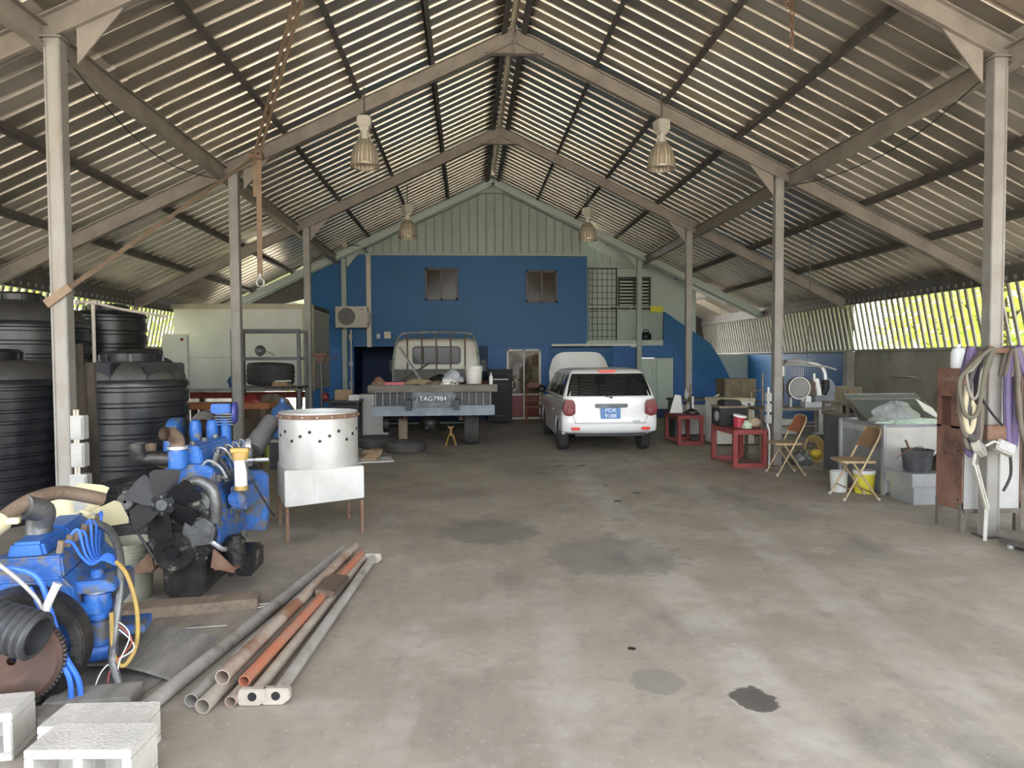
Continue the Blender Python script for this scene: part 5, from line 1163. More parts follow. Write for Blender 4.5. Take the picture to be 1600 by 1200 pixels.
for sx in (-.7, .2): b = MB(); b.box((sx, 0, .39), (.05, .5, .78)); b.build('upright', m_rack, t)
b = MB(); b.box((-.37, .05, .4), (.66, .45, .6)); b.build('drawer_unit', m_boxg, t, bevel=.01)
b = MB(); b.bar((0, 0, 0), (.14, 0, .08), .04, .02); tag(b.build('white_offcut', m_white, loc=(4.95, 13.8, .83)), 'small white strip lying tilted on the steel counter', 'strip')
b = MB(); b.lathe([(.01, 0), (.03, 0), (.03, .12), (.012, .15), (.012, .2)], 12); tag(b.build('bottle', m_cream, loc=(4.42, 13.85, .826)), 'small cream bottle standing on the left end of the counter', 'bottle')
m_dirtyw = M('stained_board', (.22,.175,.115), .85, 0, (.12,.095,.065), 4, .5, .2, 25, (1,1,.6))
def cab(label, x, y, w_, d_, h_, mat=m_dirtyw):
    t = T('wooden_cabinet', label, 'cabinet', (x, y, 0))
    b = MB(); b.box((0, 0, h_/2), (w_, d_, h_)); b.build('carcass', mat, t, bevel=.008)
    for s in (-1, 1): b = MB(); b.box((s*w_/4, -d_/2-.012, h_/2), (w_/2-.02, .022, h_-.08)); dd = b.build('door', mat, t, bevel=.004); b = MB(); b.cyl((s*.04, -d_/2-.022, h_*.55), (s*.04, -d_/2-.045, h_*.55), .014, n=10); b.build('knob', m_rust, dd)
    return t
cab('stained brown wooden cabinet standing behind the stove', 5.55, 14.1, .66, .5, 1.22)
cab('dark stained cabinet against the right wall behind the metal chute', 6.95, 12.6, .6, .5, 1.1)
# ladder-like tube frame in front of the cabinet
t = T('tube_ladder', 'cream steel tube ladder standing in front of the stained cabinet', 'ladder', (5.45, 13.05, 0))
b = MB(); b.tube([(0, 0, 0), (0, 0, 1.0), (.22, 0, 1.04), (.22, 0, 1.35)], .016, 8); b.build('tube', m_tanp, t)
b = MB(); b.tube([(.22, 0, 0), (.22, 0, 1.04)], .016, 8); b.build('tube', m_tanp, t)
for z in (.3, .55, .8): b = MB(); b.cyl((0, 0, z), (.22, 0, z), .012, n=8); b.build('rung', m_rust, t)
# steel work stand with the saw machine
ws_ = T('work_stand', 'rusty steel work stand with shelves behind the second right column', 'work stand', (5.25, 11.0, 0))
m_stand = M('stand_steel', (.22,.195,.165), .6, .3, (.14,.115,.09), 5, .5)
for sx in (-.62, .56):
    for sy in (-.28, .28): b = MB(); b.box((sx, sy, .42), (.045, .045, .84)); b.build('leg', m_stand, ws_)
b = MB(); b.box((-.03, 0, .825), (1.26, .64, .04)); b.build('top', m_stand, ws_)
for z in (.2, .38, .56):
    for sy in (-.28, .28): b = MB(); b.box((-.03, sy, z), (1.2, .025, .03)); b.build('rail', m_stand, ws_)
b = MB(); b.box((-.03, 0, .4), (1.18, .54, .02)); b.build('shelf', m_steeld, ws_)
b = MB(); b.box((0, 0, .12), (.42, .3, .24)); tag(b.build('grey_crate', m_boxg, bevel=.02, loc=(5.1, 11.0, .415)), 'grey plastic crate on the shelf of the work stand', 'crate')
t = T('metal_bracket', 'pale steel bracket with a square hole hung on the work stand', 'bracket', (5.58, 10.66, .42))
b = MB(); b.box((0, 0, .2), (.07, .02, .4)); b.box((0, -.02, .02), (.28, .06, .02)); b.build('plate', m_galv, t)
b = MB(); b.prism([(.05, .18), (.2, .18), (.2, .33), (.05, .33)], -.01, .01, 'xz'); b.build('square_ring', m_rack, t)
mc = T('saw_machine', 'grey bench cutting machine with drum guard, silver chute and bent arm', 'machine', (5.3, 11.0, .845))
m_mgrey = M('machine_grey', (.27,.265,.25), .5, .2, (.20,.19,.18), 5, .5)
b = MB(); b.lathe([(.01, -.06), (.15, -.06), (.165, -.04), (.165, .10), (.01, .10)], 28, c=(.02, -.1, .31), axis='y', caps=False); b.build('drum_guard', m_mgrey, mc, smooth=30)
b = MB(); b.lathe([(.165, -.065), (.18, -.065), (.18, -.05), (.165, -.05)], 28, c=(.02, -.1, .31), axis='y', caps=False); b.build('guard_rim', m_white, mc)
b = MB(); b.box((.24, .05, .30), (.2, .26, .26)); b.build('motor', m_woodd, mc, bevel=.03)
b = MB(); b.tube(cat([(.36, 0, .45), (.38, -.02, .36), (.40, -.04, .24), (.40, -.05, .18)]), [.05]*6+[.045]*6+[.04]*7, 12); b.build('spout', m_white, mc)
MB().cyl((.34, 0, .44), (.34, 0, .54), .02, n=10).build('spout_cap', m_white, mc)
b = MB(); b.box((.2, -.05, .09), (.09, .12, .18)); b.build('pedestal', m_white, mc, bevel=.01)
b = MB(); b.box((.26, -.14, .04), (.34, .14, .09)); b.build('base_block', m_galv, mc, bevel=.006)
for x_ in (-.08, .12): b = MB(); b.box((x_, -.05, .08), (.035, .05, .17)); b.build('strut', m_galv, mc)
b = MB(); b.box((-.16, .12, .38), (.08, .08, .76)); b.build('column', m_steeld, mc, bevel=.006)
b = MB(); b.cyl((-.16, .08, .5), (-.16, .08, .66), .055, n=14); b.build('gearbox', m_galv, mc)
b = MB(); b.prism([(-.13, .68), (.25, .68), (.27, .73), (.1, .78), (-.1, .76)], .02, .2, 'xz'); b.build('head_cover', m_mgrey, mc, bevel=.015)
b = MB(); b.tube(cat([(.1, .1, .72), (.32, .08, .71), (.46, .05, .66), (.52, .02, .56), (.53, .0, .42)]), .035, 12); b.build('bent_arm', m_galv, mc)
b = MB(); b.tube(cat([(.53, 0, .44), (.54, .0, .32), (.50, .02, .2)]), .055, 12); b.build('rubber_sleeve', m_blk2, mc)
b = MB(); b.tube([(-.2, -.05, .69), (.5, -.05, .655), (.68, -.05, .60)], .014, 8); b.build('long_rod', m_galv, mc)
ch = MB(); R = []
for i in range(9):
    u = i/8; ang = -.2+1.5*u
    R.append([(.46+.30*math.sin(ang*.9)+.02*w2, .12-.12*w2, .06+.42*u-(.1*(u-.75)/.25 if u > .75 else 0)) for w2 in (0, 1)])
sil = M('silver_sheet', (.30,.32,.36), .3, .7, (.24,.25,.29), 3, .5)
b = MB(); b.prism([(.44, .0), (.66, -.02), (.74, .06), (.76, .34), (.72, .42), (.62, .47), (.56, .42), (.46, .30), (.38, .16)], .10, .16, 'xz'); b.build('chute', sil, mc, bevel=.02)
b = MB()
for k in range(7): b.tube([(-.02+.035*k, .06, .62), (0+.03*k, .06, .50)], .004, 5)
b.tube([(-.04, .06, .63), (.24, .06, .62)], .006, 5); b.tube([(-.01, .06, .5), (.2, .06, .5)], .005, 5); o = b.build('wire_basket', m_galv, mc); o['kind'] = 'stuff'
t = T('hanging_hook', 'small dark chain hook hanging above the cutting machine', 'hook', (5.85, 11.6, 0))
b = MB(); b.tube(cat([(.0, 0, 1.62), (.02, 0, 1.56), (-.02, 0, 1.52), (0, 0, 1.48)]), .012, 8); b.build('hook', m_galv, t)
MB().tube(cat([(0, 0, 1.62), (-.05, 0, 1.8), (.0, .0, 2.2), (0, 0, 4.12)]), .008, 6).build('chain_line', m_steeld, t)
# yellow hose coil on the floor
t = T('hose_coil', 'yellow-brown hose coil leaning at the foot of the work stand', 'hose coil', (5.38, 10.5, 0))
for k in range(4):
    b = MB(); n = 28; R0 = .2-.022*k
    b.tube([(R0*math.cos(2*PI*i/n)*.8, -.05+.03*k+.12*math.sin(2*PI*i/n)*.4, .22+R0*math.sin(2*PI*i/n)) for i in range(n+1)], .018, 8); b.build('hose_turn', m_yel if k % 2 else M('ochre_hose', (.36,.25,.10), .6), t)
b = MB(); b.ball((0, -.08, .16), (.09, .07, .07), 12, 8); b.build('yellow_float', M('yellow_plastic', (.55,.40,.03), .5), t)
rag('scrap_heap', 'greasy metal scrap heap left of the yellow hose coil', (5.12, 10.35, 0), .16, .14, .22, m_gmet, 'scrap', 41)
# conduit with switches beside column two
t = T('switch_post', 'white conduit with three grey switch boxes beside the second right column', 'switches', (XR-.14, YC[1]-.02, 0))
b = MB(); b.tube(cat([(.02, 0, 0), (.02, 0, .5), (-.01, 0, .62), (0, 0, .75), (0, 0, 1.2)]), .016, 8); b.build('conduit', m_white, t)
for z in (.72, .89, 1.05): b = MB(); b.box((-.01, -.02, z), (.085, .08, .13)); b.build('switch_box', m_boxg, t, bevel=.008)
# dark cabinet with tube frame, and the grey metal chest
t = T('dark_tank', 'dark grey steel box with a tube frame on top, left of the grey chest', 'steel box', (5.62, 9.55, 0), .05)
b = MB(); b.box((0, 0, .42), (.84, .6, .8)); b.build('body', m_rack, t, bevel=.01)
b = MB(); b.box((0, 0, .835), (.88, .64, .03)); b.build('top_plate', m_stand, t, bevel=.004)
for (p, q) in (((-.42, -.3, .85), (-.42, -.3, 1.0)), ((.42, -.3, .85), (.42, -.3, 1.0)), ((-.42, -.3, 1.0), (.42, -.3, 1.0)), ((-.42, .3, .85), (-.42, .3, 1.0)), ((-.42, .3, 1.0), (.42, .3, 1.0)), ((-.42, -.3, 1.0), (-.42, .3, 1.0))):
    b = MB(); b.bar(p, q, .035, .035); b.build('frame_tube', m_stand, t)
for x_ in (-.2, -.1): b = MB(); b.box((x_, .1, .92), (.05, .1, .15)); b.build('roller', m_black, t, bevel=.01)
m_chest = M('grey_sheet_steel', (.33,.345,.36), .4, .5, (.25,.26,.27), 3, .5, .05, 30)
cx = T('metal_chest', 'large grey stainless chest with a pale front, right of the folding chairs', 'chest', (5.45, 8.46, 0))
b = MB(); b.box((0, 0, .42), (.98, 1.0, .82)); b.build('body', m_chest, cx, bevel=.01)
b = MB(); b.box((0, -.505, .42), (.96, .012, .78)); b.build('front_panel', m_zinc, cx)
for y_ in (-.48, .48): b = MB(); b.box((-.495, y_, .42), (.03, .05, .84)); b.build('corner_trim', m_galv, cx)
b = MB(); b.box((-.495, 0, .76), (.012, .9, .07)); b.build('side_strip', m_galv, cx)
b = MB(); b.box((0, 0, .835), (1.0, 1.02, .02)); b.build('top_plate', m_chest, cx)
# glass and mesh sheets, wrap on the chest
m_clear = M('clear_wrap', (.75,.77,.78), .12, 0, (.55,.58,.6), 18, .5, .6, 45, trans=.7)
for k, (y_, tilt) in enumerate(((8.72, .9), (8.55, 1.05))):
    t = T('framed_screen', ['framed dark mesh screen leaning back on the grey chest', 'second framed dark screen lying lower on the grey chest'][k], 'screen', (5.58, y_, .85), 0, 'screens on the chest')
    Mx = Matrix.Rotation(-tilt, 3, 'X')
    pt = lambda x, z: Mx @ Vector((x, 0, z))
    b = MB()
    for p, q in (((-.5, 0), (.5, 0)), ((-.5, .48), (.5, .48)), ((-.5, 0), (-.5, .48)), ((.5, 0), (.5, .48))): b.bar(pt(*p), pt(*q), .02, .02)
    b.build('screen_frame', m_stand, t)
    b = MB(); b.rings([[pt(-.49, .01)+Vector((0, s, 0)), pt(.49, .01)+Vector((0, s, 0)), pt(.49, .47)+Vector((0, s, 0)), pt(-.49, .47)+Vector((0, s, 0))] for s in (-.002, .002)]); b.build('mesh', M('dark_mesh', (.10,.115,.105), .5, 0, (.14,.155,.14), 40, .5), t)
rag('bubble_wrap', 'clear crumpled bubble wrap bundle on the grey chest', (5.22, 8.2, .85), .28, .2, .24, m_clear, 'bubble wrap', 51, 18, 9)
rag('green_wrap', 'pale green plastic wrap spread along the front edge of the chest', (5.35, 8.05, .848), .40, .11, .07, M('pale_green_plastic', (.35,.52,.38), .3, 0, (.6,.66,.6), 22, .5), 'plastic', 52, 22, 5)
b = MB(); b.box((0, 0, 0), (.26, .30, .012), M=Matrix.Rotation(.5, 3, 'Y') @ Matrix.Rotation(.5, 3, 'X')); tag(b.build('white_tray', m_white, bevel=.004, loc=(5.86, 8.5, .98)), 'white tilted tray at the right end of the chest', 'tray')
# aluminium tool box with the black bucket
t = T('aluminium_box', 'low aluminium tool box with an overhanging lid beside the brown cabinet', 'tool box', (5.22, 7.6, 0))
m_alu = M('aluminium', (.48,.50,.52), .35, .6, (.40,.41,.43), 4, .5, .05, 25)
b = MB(); b.box((0, 0, .1), (.56, .44, .2)); b.build('body', m_alu, t, bevel=.006)
b = MB(); b.box((0, 0, .275), (.64, .50, .15)); b.build('lid', m_alu, t, bevel=.008)
bucket('black rubber bucket with tools standing on the aluminium box', (5.12, 7.6, .352), .165, .24, M('black_rubber', (.05,.05,.055), .6, 0, (.12,.12,.12), 6, .58), rim=False, handle=False)
b = MB(); b.bar((0, 0, 0), (-.09, .02, .24), .04, .012); tag(b.build('trowel', m_rust, loc=(5.07, 7.58, .46)), 'rusty flat bar sticking out of the black bucket', 'bar')
wire('wire_strand', 'stiff wire strand sticking out left over the bucket rim', [(5.22, 7.56, .5), (5.15, 7.55, .62), (5.0, 7.5, .62), (4.88, 7.48, .57), (4.78, 7.48, .50)], .006, m_rust, 'wire')
rag('scrap_metal', 'dark scrap heap on the right end of the aluminium box', (5.42, 7.6, .352), .12, .12, .2, m_woodd, 'scrap', 55)
bucket('yellow plastic bucket behind the tan folding chair', (4.8, 8.12, 0), .125, .27, M('yellow_bucket', (.62,.55,.04), .5, 0, (.5,.42,.05), 6, .55), rim=False, lid=m_white)
bucket('white plastic tub behind the tan folding chair', (4.55, 8.24, 0), .105, .25, M('off_white_tub', (.58,.58,.53), .5), rim=False, handle=False)
# brown steel cabinet
m_bst = M('brown_steel', (.20,.095,.07), .6, .1, (.26,.15,.11), 4, .5, .1, 40, (1,1,1), col3=(.12,.07,.055), s3=2.5, t3=.58)
t = T('steel_cabinet', 'brown rusty steel cabinet on legs behind the nearest right column', 'cabinet', (4.90, 6.37, 0), 0)
b = MB()
b.box((-.285, 0, .60), (.012, .36, .78)); b.box((-.285, 0, 1.40), (.012, .36, .26)); b.box((-.285, .15, 1.12), (.012, .06, .3)); b.box((-.285, -.10, 1.12), (.012, .16, .3)); b.build('side_panel', m_bst, t)
b = MB(); b.box((0, 0, 1.53), (.58, .37, .012)); b.build('top', m_bst, t)
b = MB(); b.box((0, .17, .86), (.56, .012, 1.32)); b.build('back', m_bst, t)
b = MB(); b.box((.285, 0, .86), (.012, .36, 1.32)); b.build('side_panel', m_bst, t)
b = MB(); b.box((0, -.175, .86), (.54, .012, 1.3)); b.build('front_panel', m_zinc, t)
b = MB(); b.box((0, 0, .21), (.56, .35, .02)); b.build('bottom', m_bst, t)
for sx in (-.27, .27):
    for sy in (-.16, .16): b = MB(); b.box((sx, sy, .14), (.05, .04, .28)); b.build('leg', m_stand, t)
b = MB(); b.box((0, -.19, .2), (.56, .03, .04)); b.build('front_rail', m_stand, t)
for (y_, z_) in ((.05, .72), (-.12, .76), (-.13, .3)): b = MB(); b.cyl((-.288, y_, z_), (-.293, y_, z_), .012, n=10); b.build('bolt_hole', m_black, t)
text('Smillir', .085, M('chalk', (.30,.23,.19), .9), t, (-.293, 0, 1.44), rot=(PI/2, 0, -PI/2), depth=.0008)
t = T('plastic_jug', 'translucent white plastic jug standing on top of the brown cabinet', 'jug', (4.72, 6.42, 1.537))
b = MB(); b.lathe([(.01, 0), (.06, 0), (.065, .02), (.065, .15), (.045, .19), (.02, .2), (.02, .23), (.01, .232)], 18); b.build('body', M('milky_plastic', (.72,.75,.75), .3), t)
b = MB(); b.tube(cat([(.03, -.02, .19), (.09, -.02, .17), (.085, -.02, .08), (.06, -.02, .06)]), .01, 6); b.build('handle', m_white, t)
# hoses and straps hung round the nearest right column
m_h1 = M('grey_brown_hose', (.17,.14,.105), .7, 0, (.11,.09,.07), 6, .5); m_h2 = M('purple_strap', (.17,.12,.25), .7, 0, (.12,.09,.17), 5, .5)
m_h3 = M('orange_hose', (.52,.22,.13), .6); m_h4 = M('beige_strap', (.46,.40,.27), .8)
m_cabl = M('light_grey_hose', (.24,.22,.19), .7)
t = T('hook_bracket', 'rusty steel bracket bolted on the nearest right column for hanging hoses', 'bracket', (4.75, YC[0], 0))
b = MB(); b.bar((-.2, -.13, 1.70), (.2, -.13, 1.70), .03, .04); b.build('hanger_bar', m_rust, t)
b = MB(); b.box((0, -.11, .97), (.26, .05, .13)); b.build('plate', m_rust, t, bevel=.005)
def hang(label, x0, x1, zb, r, mat, y=0, name='hose', top=1.72, cat_='hose', xt=None):
    yy = YC[0]-.15+y
    if x1 < 4.7: x0, x1, xt = x0-.04, x1-.03, (xt+.03 if xt else None)
    xm = (x0+x1)/2 if xt is None else xt
    P = [(xm-.02, yy+.06, top-.25), (xm, yy, top+.0), (x0+(xm-x0)*.25, yy-.03, top-.18), (x0, yy-.04, (top+zb)/2), (x0+(x1-x0)*.2, yy-.04, zb+.06), ((x0+x1)/2, yy-.04, zb), (x1-(x1-x0)*.2, yy-.04, zb+.06), (x1, yy-.03, (top+zb)/2), (x1-(x1-xm)*.35, yy-.02, top-.15), (xm+.01, yy+.01, top+.01)]
    return tag(MB().tube(cat(P, 6), r, 8).build(name, mat), label, cat_, 'hoses on the column')
hang('outermost grey-brown hose loop hung left of the nearest right column', 4.33, 4.55, .95, .021, m_h1, -.02, xt=4.57)
hang('longer grey-brown hose loop hung left of the nearest right column', 4.38, 4.58, .84, .02, m_h1, .01, xt=4.58)
hang('narrow inner grey-brown hose loop left of the nearest right column', 4.44, 4.56, 1.05, .021, m_h1, .05, xt=4.59)
hang('wide grey-brown hose loop hung right of the nearest right column', 4.84, 5.06, .90, .021, m_h1, -.02, xt=4.82)
hang('narrow grey-brown hose loop hung right of the nearest right column', 4.86, 4.99, 1.06, .02, m_h1, .03, xt=4.81)
hang('purple webbing strap hanging left of the nearest right column', 4.47, 4.58, .78, .034, m_h2, .07, 'strap', cat_='strap')
hang('purple webbing strap hanging right of the nearest right column', 4.81, 4.90, .84, .034, m_h2, .07, 'strap', cat_='strap')
hang('beige webbing sling looped left of the column, in front of the hoses', 4.36, 4.45, .99, .024, m_h4, -.05, 'strap', 1.40, 'strap')
hang('dark olive hose loop nearest the brown cabinet, left of the column', 4.29, 4.50, 1.12, .018, M('olive_hose', (.12,.11,.075), .7), -.08, xt=4.55)
hang('short thin grey hose loop high on the left of the nearest right column', 4.37, 4.50, 1.28, .012, m_cabl, -.06, xt=4.54)
hang('dark hose loop hanging lowest among the left hoses', 4.41, 4.50, .92, .024, M('dark_hose', (.06,.052,.045), .7), -.03, xt=4.55)
hang('outermost grey hose loop right of the nearest right column', 4.92, 5.12, 1.0, .018, m_cabl, -.05, xt=4.86)
hang('broad purple fire hose drooping right of the nearest right column', 4.90, 5.20, 1.32, .032, m_h2, -.02, xt=4.84)
wire('orange_hose', 'orange rubber hose arching down beside the brown cabinet', [(4.62, 5.86, 1.74), (4.48, 5.84, 1.66), (4.37, 5.84, 1.48), (4.36, 5.84, 1.25), (4.42, 5.84, 1.12)], .013, m_h3, 'hose')
wire('black_cable', 'black cable end dangling across the nearest right column', [(4.5, 5.80, 1.6), (4.47, 5.8, 1.35), (4.56, 5.8, 1.18), (4.70, 5.82, 1.04)], .010, m_wire, 'cable')
# twin floodlight on a broken folding arm
t = T('floodlight', 'pale twin floodlight with a folded arm tied to the nearest right column', 'floodlight', (4.58, 5.86, 0))
m_fl = M('floodlight_paint', (.50,.48,.42), .5, .1, (.40,.37,.31), 8, .5)
for k, (x_, rz_, ry_) in enumerate(((-.09, .5, .5), (.15, -.4, .45))):
    Mx = Matrix.Rotation(rz_, 3, 'Z') @ Matrix.Rotation(ry_, 3, 'Y') @ Matrix.Rotation(-.5, 3, 'X')
    b = MB(); b.box((x_, -.03, .84), (.15, .07, .11), M=Mx); h = b.build('lamp_housing', m_fl, t, bevel=.01)
    v = Mx @ Vector((0, -.038, 0)); b = MB(); b.box(Vector((x_, -.03, .84))+v, (.12, .006, .085), M=Mx); b.build('lamp_glass', m_galv, h)
b = MB(); b.tube([(-.12, -.03, .80), (-.14, -.03, .70), (-.10, -.03, .66)], .016, 8); b.build('knuckle', m_fl, t)
b = MB(); b.bar((-.13, -.03, .70), (-.01, -.03, .30), .03, .02); b.bar((-.115, -.05, .70), (.0, -.05, .30), .012, .012); b.build('arm', m_fl, t)
b = MB(); b.bar((-.005, -.03, .32), (-.03, -.05, .02), .028, .02); b.build('lower_arm', m_fl, t)
b = MB(); b.tube([(-.03, -.03, .86), (.05, -.03, .90), (.15, -.03, .86)], .012, 8); b.build('cross_tube', m_fl, t)
b = MB(); b.tube(cat([(.2, -.03, .8), (.22, -.02, .6), (.17, .0, .45)]), .012, 6); b.build('flex', m_wire, t)
# platform scale with cable coils
t = T('platform_scale', 'low grey platform scale at the foot of the nearest right column', 'scale', (4.98, 5.46, 0), .22)
b = MB(); b.box((0, 0, .11), (.72, .66, .03)); b.build('platform', m_stand, t, bevel=.004)
b = MB(); b.box((0, 0, .07), (.68, .62, .06)); b.build('frame', m_steeld, t)
for sx in (-.28, .28):
    for sy in (-.25, .25): b = MB(); b.cyl((sx, sy, 0), (sx, sy, .045), .03, n=12); b.build('foot', m_galv, t)
def coil(label, loc, R0, r, mat, turns, tilt=.0, name='cable_coil'):
    P = []; n = 22
    for i in range(turns*n+1):
        a_ = 2*PI*i/n; P.append(((R0+.012*math.sin(i*.7))*math.cos(a_), (R0+.012*math.sin(i*.9))*math.sin(a_), r+i/n*r*1.7+.01*math.sin(a_*.5)))
    o = MB().tube(P, r, 7).build(name, mat, loc=loc); o.rotation_euler = (tilt, 0, 0); return tag(o, label, 'cable coil', 'cable coils')
m_cabg = M('grey_cable', (.22,.21,.20), .6); m_cabc = M('cream_cable', (.48,.42,.32), .6)
coil('grey thick cable coil lying on the platform scale', (4.95, 5.42, .126), .17, .017, m_cabg, 3)
coil('cream cable coil lying on top of the grey coil on the scale', (4.96, 5.41, .235), .13, .010, m_cabc, 4)
o = coil('grey cable ring standing on edge before the platform scale', (4.66, 5.0, .16), .13, .015, m_cabg, 2, 1.35)
o = coil('thick grey cable ring leaning on the scale platform', (4.74, 5.30, .24), .12, .015, m_cabg, 2, 1.1)
b = MB(); b.bar((5.33, 6.0, 0), (5.22, 6.05, 1.0), .05, .04); tag(b.build('red_strut', m_rbench), 'red-brown strut leaning at the right picture edge', 'strut')
# small shelf and board on the concrete wall
b = MB(); b.box((7.95, 12.2, 1.28), (.15, .7, .03)); tag(b.build('wall_shelf', m_stand), 'thin shelf strip on the concrete right wall', 'shelf')
b = MB(); b.bar((6.7, 9.4, 0), (6.85, 9.4, 1.15), .04, .04); b.bar((7.1, 9.4, 0), (6.98, 9.4, 1.15), .04, .04); b.box((6.9, 9.4, 1.16), (.36, .2, .03)); tag(b.build('stool', m_stand), 'tall narrow stool before the concrete right wall', 'stool')
# ================================================================ hanging things
m_alum = M('lamp_aluminium', (.50,.44,.34), .4, .5, (.42,.36,.27), 6, .5)
m_lamph = M('lamp_gear_box', (.50,.47,.40), .5, .2)
hb_ = None
for k, (x_, y_, zt, lb) in enumerate(((-1.42, 10.0, 5.08, 'nearer high-bay lamp with ribbed dome under the left roof slope'), (2.82, 10.0, 5.1, 'nearer high-bay lamp with ribbed dome under the right roof slope'), (-1.25, 15.0, 4.95, 'farther high-bay lamp with ribbed dome under the left roof slope'), (2.61, 15.0, 4.92, 'farther high-bay lamp with ribbed dome under the right roof slope'))):
    if hb_ is None:
        t = T('high_bay_lamp', lb, 'lamp', (x_, y_, zt), 0, 'high-bay lamps'); hb_ = t
        b = MB(); b.box((0, 0, -.10), (.19, .19, .16)); b.build('gear_box', m_lamph, t, bevel=.02)
        b = MB(); b.box((0, 0, -.20), (.13, .13, .06)); b.build('collar', m_lamph, t, bevel=.01)
        MB().cyl((0, 0, -.36), (0, 0, -.2), .055, n=16).build('neck', m_lamph, t)
        b = MB(); n = 48; R = []
        for r_, z_ in ((.06, -.34), (.10, -.37), (.15, -.45), (.18, -.55), (.19, -.66), (.195, -.70)):
            R.append([(r_*(1+.045*(i % 2))*math.cos(2*PI*i/n), r_*(1+.045*(i % 2))*math.sin(2*PI*i/n), z_) for i in range(n)])
        b.rings(R, True, False); dm = b.build('dome', m_alum, t, smooth=0)
        MB().lathe([(.192, -.72), (.206, -.72), (.206, -.69), (.192, -.69)], 32, caps=False).build('rim', m_alum, dm)
        b = MB(); b.ball((0, 0, -.55), (.05, .05, .1), 14, 8); b.build('bulb', M('frosted_bulb', (.85,.83,.76), .3), t)
        for sx in (-1, 1): b = MB(); b.tube([(sx*.06, 0, -.24), (sx*.09, 0, -.37)], .008, 6); b.build('stay', m_lamph, t)
        MB().cyl((0, 0, -.03), (0, 0, .38), .012, n=8).build('hanger_rod', m_steeld, t)
    else: dup(hb_, (x_, y_, zt), .3*k, lb)
# hoist straps and hook on the left
m_strap = M('tan_webbing', (.30,.215,.14), .8, 0, (.21,.145,.095), 6, .5)
t = T('hoist_sling', 'tan webbing hoist sling hanging from the left roof with a steel hook', 'sling', (0, 0, 0))
K = Vector((-2.87, 9.85, 4.45))
for dx in (-.03, .04): b = MB(); b.bar(K+Vector((dx, 0, 0)), (-1.56+dx, 7.05, 5.44), .045, .012, (0, 1, 0)); b.build('upper_strap', m_strap, t)
b = MB(); b.bar(K, (-3.27, 5.96, 2.25), .06, .012, (0, 0, 1)); b.build('side_strap', m_strap, t)
b = MB(); b.bar((-3.26, 5.96, 2.26), (-3.45, 5.955, 2.12), .012, .07, (0, 0, 1)); b.build('column_wrap', m_strap, t)
b = MB(); b.bar(K+Vector((.03, 0, 0)), K+Vector((.02, .0, -1.62)), .07, .012, (0, 1, 0)); b.bar(K+Vector((-.03, .02, 0)), K+Vector((-.02, .02, -.55)), .07, .012, (0, 1, 0)); b.build('drop_strap', m_strap, t)
b = MB(); b.cyl(K+Vector((-.09, 0, 0)), K+Vector((.09, 0, 0)), .05, n=14); b.build('ratchet', m_rust, t)
hk = K+Vector((.02, 0, -1.62))
b = MB(); b.tube(cat([hk+Vector((0, 0, .02)), hk+Vector((.0, 0, -.04)), hk+Vector((.05, 0, -.09)), hk+Vector((.03, 0, -.15)), hk+Vector((-.03, 0, -.15)), hk+Vector((-.05, 0, -.09)), hk+Vector((0, 0, -.04))], 5), .014, 8); b.build('hook', m_galv, t)
# rusty chain on the right
t = T('chain', 'short rusty chain hanging from the right roof near the top edge', 'chain', (3.32, 7.0, 0))
for k in range(12):
    b = MB(); n = 12; z = 5.42-k*.055; q = k % 2
    b.tube([((.018*math.cos(2*PI*i/n) if q else 0), (0 if q else .018*math.cos(2*PI*i/n)), z+.036*math.sin(2*PI*i/n)) for i in range(n+1)], .008, 6); b.build('link', m_rust, t)
for k in range(4):
    b = MB(); n = 12; z = 5.40-k*.055; b.tube([(-.05+.018*math.cos(2*PI*i/n), .0, z+.036*math.sin(2*PI*i/n)) for i in range(n+1)], .008, 6); b.build('link', m_rust, t)
# fluorescent batten on the right rake board
t = T('tube_light', 'white fluorescent tube batten fixed under the right rake board', 'tube light', (0, 0, 0))
b = MB(); b.bar((5.95, 18.6, zr(5.95)-.20), (7.05, 18.6, zr(7.05)-.20), .07, .05); b.build('batten', m_white, t)
b = MB(); b.cyl((6.0, 18.57, zr(6.0)-.25), (7.0, 18.57, zr(7.0)-.25), .016, n=10); b.build('tube', M('tube_glass', (.8,.8,.78), .3), t)
wire('roof_wire', 'thin black wire sagging along the left roof slope', [(-3.4, 6.2, 4.25), (-3.5, 7.5, 4.05), (-3.55, 8.8, 4.02), (-3.42, 10.2, 4.2)], .006, m_wire, 'wire')
wire('roof_wire', 'thin black wire sagging along the right roof beam', [(4.75, 6.2, 4.2), (4.85, 7.5, 4.02), (4.85, 9, 4.05), (4.75, 10.2, 4.2)], .006, m_wire, 'wire')
